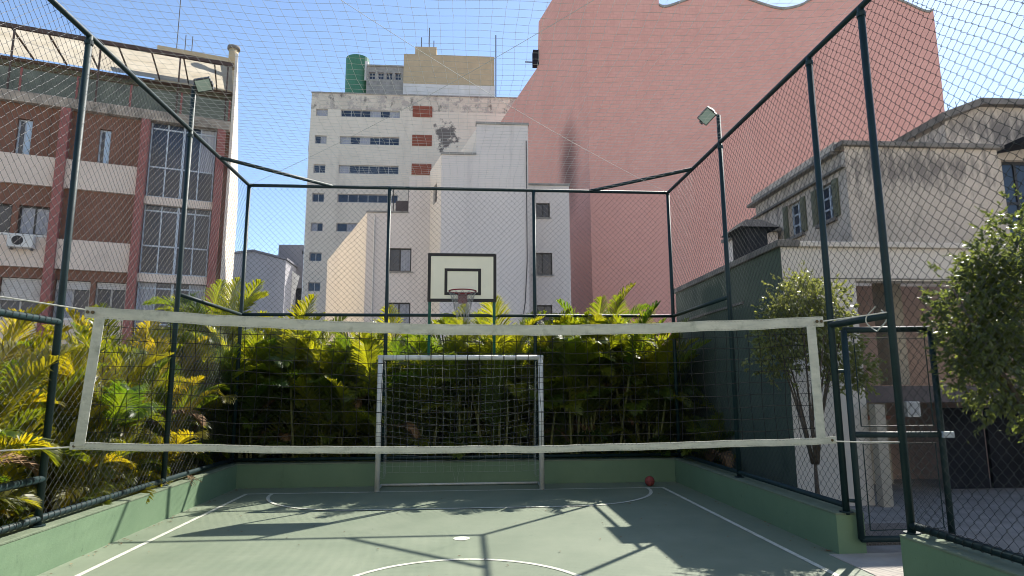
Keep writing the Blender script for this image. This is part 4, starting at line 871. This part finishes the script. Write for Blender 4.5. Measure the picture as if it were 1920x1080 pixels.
for i, (x, h) in enumerate(((-4.3, 1.5), (-3.0, 1.7), (-1.7, 1.5), (-.4, 1.6), (.9, 1.6), (2.1, 1.7), (3.3, 1.6))):
    palm(x+rng.uniform(-.1, .1), 12.38+rng.uniform(-.05, .1), h, f'shaded palm clump in the rear row by the added green wall, {ords[i]} from the left', 8, 1.0, 12, .5, fg)
palm(4.12, 12.2, 1.5, 'palm clump squeezed between the back fence corner and the green house wall', 7, .9, 10, .2, fg)
palm(4.14, 10.9, .5, 'low palm clump at the foot of the green house wall by the right fence', 5, .6, 10, .15, fg)
for i, (y, h) in enumerate(((4.3, .95), (5.2, 1.0), (6.05, 1.0), (6.9, 1.1), (7.8, 1.1), (8.7, 1.2), (9.6, 1.25), (10.5, 1.4))):
    palm(-4.6+rng.uniform(-.1, .1), y, h, f'sunlit yellow green palm clump along the left fence, {ords[7-i]} from the back corner', 7, .85, 19, .38)
for i, (y, h) in enumerate(((5.6, 1.15), (6.6, 1.15), (7.6, 1.25), (8.7, 1.35), (9.8, 1.45), (10.9, 1.6))):
    palm(-5.75+rng.uniform(-.15, .15), y, h, f'palm clump in the second row off the left fence, {ords[5-i]} from the back corner', 7, .95, 13, .45)

# ================================================================== BROADLEAF TREES
def leaf_cloud(blobs, n, size, seed):
    """leaves gathered in sprigs at the ends of twigs, sprigs scattered over uneven lobes"""
    g_ = np.random.default_rng(seed); C_ = []; w = np.array([b[3]**2 for b in blobs]); w = w/w.sum(); per = 14
    for (cx, cy, cz, r), k in zip(blobs, (w*n/per).astype(int)):
        d = g_.normal(size=(k, 3)); d /= np.linalg.norm(d, axis=1)[:, None]
        rad = r*g_.uniform(.25, 1.0, (k, 1))**.5*(1+.30*np.sin(d[:, :1]*6+d[:, 1:2]*4+cx*9)*np.cos(d[:, 2:]*5+cz*7)); C_.append(np.concatenate([np.array([cx, cy, cz])+d*rad, d], 1))
    C_ = np.concatenate(C_); k = len(C_)
    u = np.repeat(C_[:, 3:], per, 0)+g_.normal(0, .55, (k*per, 3)); u /= np.linalg.norm(u, axis=1)[:, None]
    t = g_.uniform(-1, 1, (k*per, 1)); P = np.repeat(C_[:, :3], per, 0)+np.repeat(C_[:, 3:]+g_.normal(0, .5, (k, 3)), per, 0)*t*size*2.6+u*size*.8
    a = u; a[:, 2] -= .25; a /= np.linalg.norm(a, axis=1)[:, None]; m = len(P)
    b = np.cross(a, g_.normal(size=(m, 3))); b /= np.linalg.norm(b, axis=1)[:, None]; s = size*g_.uniform(.5, 1.25, (m, 1)); c = np.cross(a, b)
    V = np.stack([P-a*s, P+b*s*.45+c*s*.12, P+a*s-c*s*.18, P-b*s*.45+c*s*.12], 1).reshape(-1, 3); return V, np.arange(4*m).reshape(-1, 4)
def jig(bl, n, r, seed):
    q = random.Random(seed); out = []
    for i in range(n):
        x, y, z, rr = q.choice(bl); a = q.uniform(0, 6.28); e = q.uniform(-.6, 1.2); out.append((x+rr*.95*math.cos(a)*math.cos(e), y+rr*.95*math.sin(a)*math.cos(e), z+rr*.9*math.sin(e), r*q.uniform(.6, 1.2)))
    return out
def branches(base, forks, r0):
    mb = MB()
    for pts, r in forks: mb.tube(pts, r, 7, True, r*.35)
    return mb
t1 = thing('small_tree', (4.32, 7.8, 0), 'small round leafy tree with bare stems against the annex wall', 'tree', 'broadleaf trees right of the court')
fk = []
for i in range(9):
    a = i*2.4; ex = .45*math.cos(a); ey = .4*math.sin(a); b0 = (4.33+.03*math.cos(a), 7.8+.03*math.sin(a), .65)
    fk.append(([b0, (4.32+.1*math.cos(a), 7.8+.1*math.sin(a), 1.1), (4.32+ex*.5, 7.8+ey*.5, 1.6), (4.32+ex, 7.8+ey, 2.3)], .02))
fk.append(([(4.36, 7.8, -.05), (4.33, 7.8, .3), (4.33, 7.8, .75)], .045))
branches(None, fk, .05).build('trunk', 'bark', t1, smooth=True)
bl = [(4.3, 7.8, 2.35, .45), (4.0, 7.75, 2.2, .42), (4.62, 7.8, 2.15, .40), (4.2, 7.6, 2.62, .36), (4.55, 7.7, 2.5, .34), (3.93, 7.9, 1.95, .32), (4.75, 7.7, 1.85, .32), (4.35, 8.0, 2.7, .3), (4.9, 7.75, 1.7, .2)]
V, F = leaf_cloud(bl+jig(bl, 14, .18, 5), 19000, .027, 3); np_mesh('crown', V, F, 'leaf', t1, t1['_o'])
t2 = thing('small_tree', (5.35, 5.75, 0), 'dense bushy tree with glossy leaves at the right edge of the frame', 'tree', 'broadleaf trees right of the court')
fk = [([(5.4, 5.75, -.05), (5.38, 5.75, .6), (5.4, 5.75, 1.5)], .06)]
for i in range(9):
    a = i*2.4; ex = .8*math.cos(a); ey = .7*math.sin(a); fk.append(([(5.4, 5.75, 1.2), (5.4+ex*.4, 5.75+ey*.4, 1.7), (5.4+ex, 5.75+ey, 2.5)], .025))
branches(None, fk, .05).build('trunk', 'bark', t2, smooth=True)
bl = [(5.3, 5.75, 2.3, .62), (4.85, 5.7, 2.15, .42), (4.72, 5.75, 1.85, .30), (5.0, 5.7, 1.65, .42), (5.5, 5.6, 1.7, .6), (5.35, 5.6, 2.85, .42), (5.7, 5.8, 2.9, .6), (5.1, 5.6, 2.6, .32), (5.5, 5.5, 1.35, .42), (5.9, 5.6, 1.4, .5), (6.0, 5.8, 2.3, .7), (5.0, 5.9, 2.35, .4)]
V, F = leaf_cloud(bl+jig(bl, 22, .22, 4), 30000, .030, 9); np_mesh('crown', V, F, 'leaf', t2, t2['_o'])

# fallen leaves and debris on the court
mb = MB()
for i in range(230):
    x, y = rng.uniform(-3.6, 3.4), rng.uniform(4.6, 10.9)
    if i > 70: x, y = (rng.uniform(-3.71, -3.62)+abs(rng.gauss(0, .04)), y) if i < 150 else ((x, 10.99-abs(rng.gauss(0, .08))) if i < 200 else (3.59-abs(rng.gauss(0, .05)), max(y, 6.3)))
    a = rng.uniform(0, 6.28); s = rng.uniform(.008, .028); c, d = math.cos(a)*s, math.sin(a)*s
    mb.add([(x-c, y-d, .009), (x+d*.4, y-c*.4, .014), (x+c, y+d, .009), (x-d*.4, y+c*.4, .012)], [(0, 1, 2, 3)])
tag(mb.build('fallen_leaves', 'dryleaf'), 'scattered dry leaf bits on the court floor', kind='stuff')
tuft = thing('dry_frond', (-3.74, 9.3, .385), 'dry brown palm frond hanging over the left low wall', 'frond')
for i in range(14):
    a = rng.uniform(-1.2, 1.2); e = (-3.72+rng.uniform(.0, .09), 9.3+.16*math.sin(a)+rng.uniform(-.03, .03), .40-rng.uniform(.0, .14)); MB().tube([(-3.86, 9.3+rng.uniform(-.03, .03), .40), (-3.78, 9.3+.07*math.sin(a), .43), e], .005, 4, True, .002).build('leaflet', 'dryleaf', tuft)
for o in bpy.data.objects:
    if '_o' in o: del o['_o']
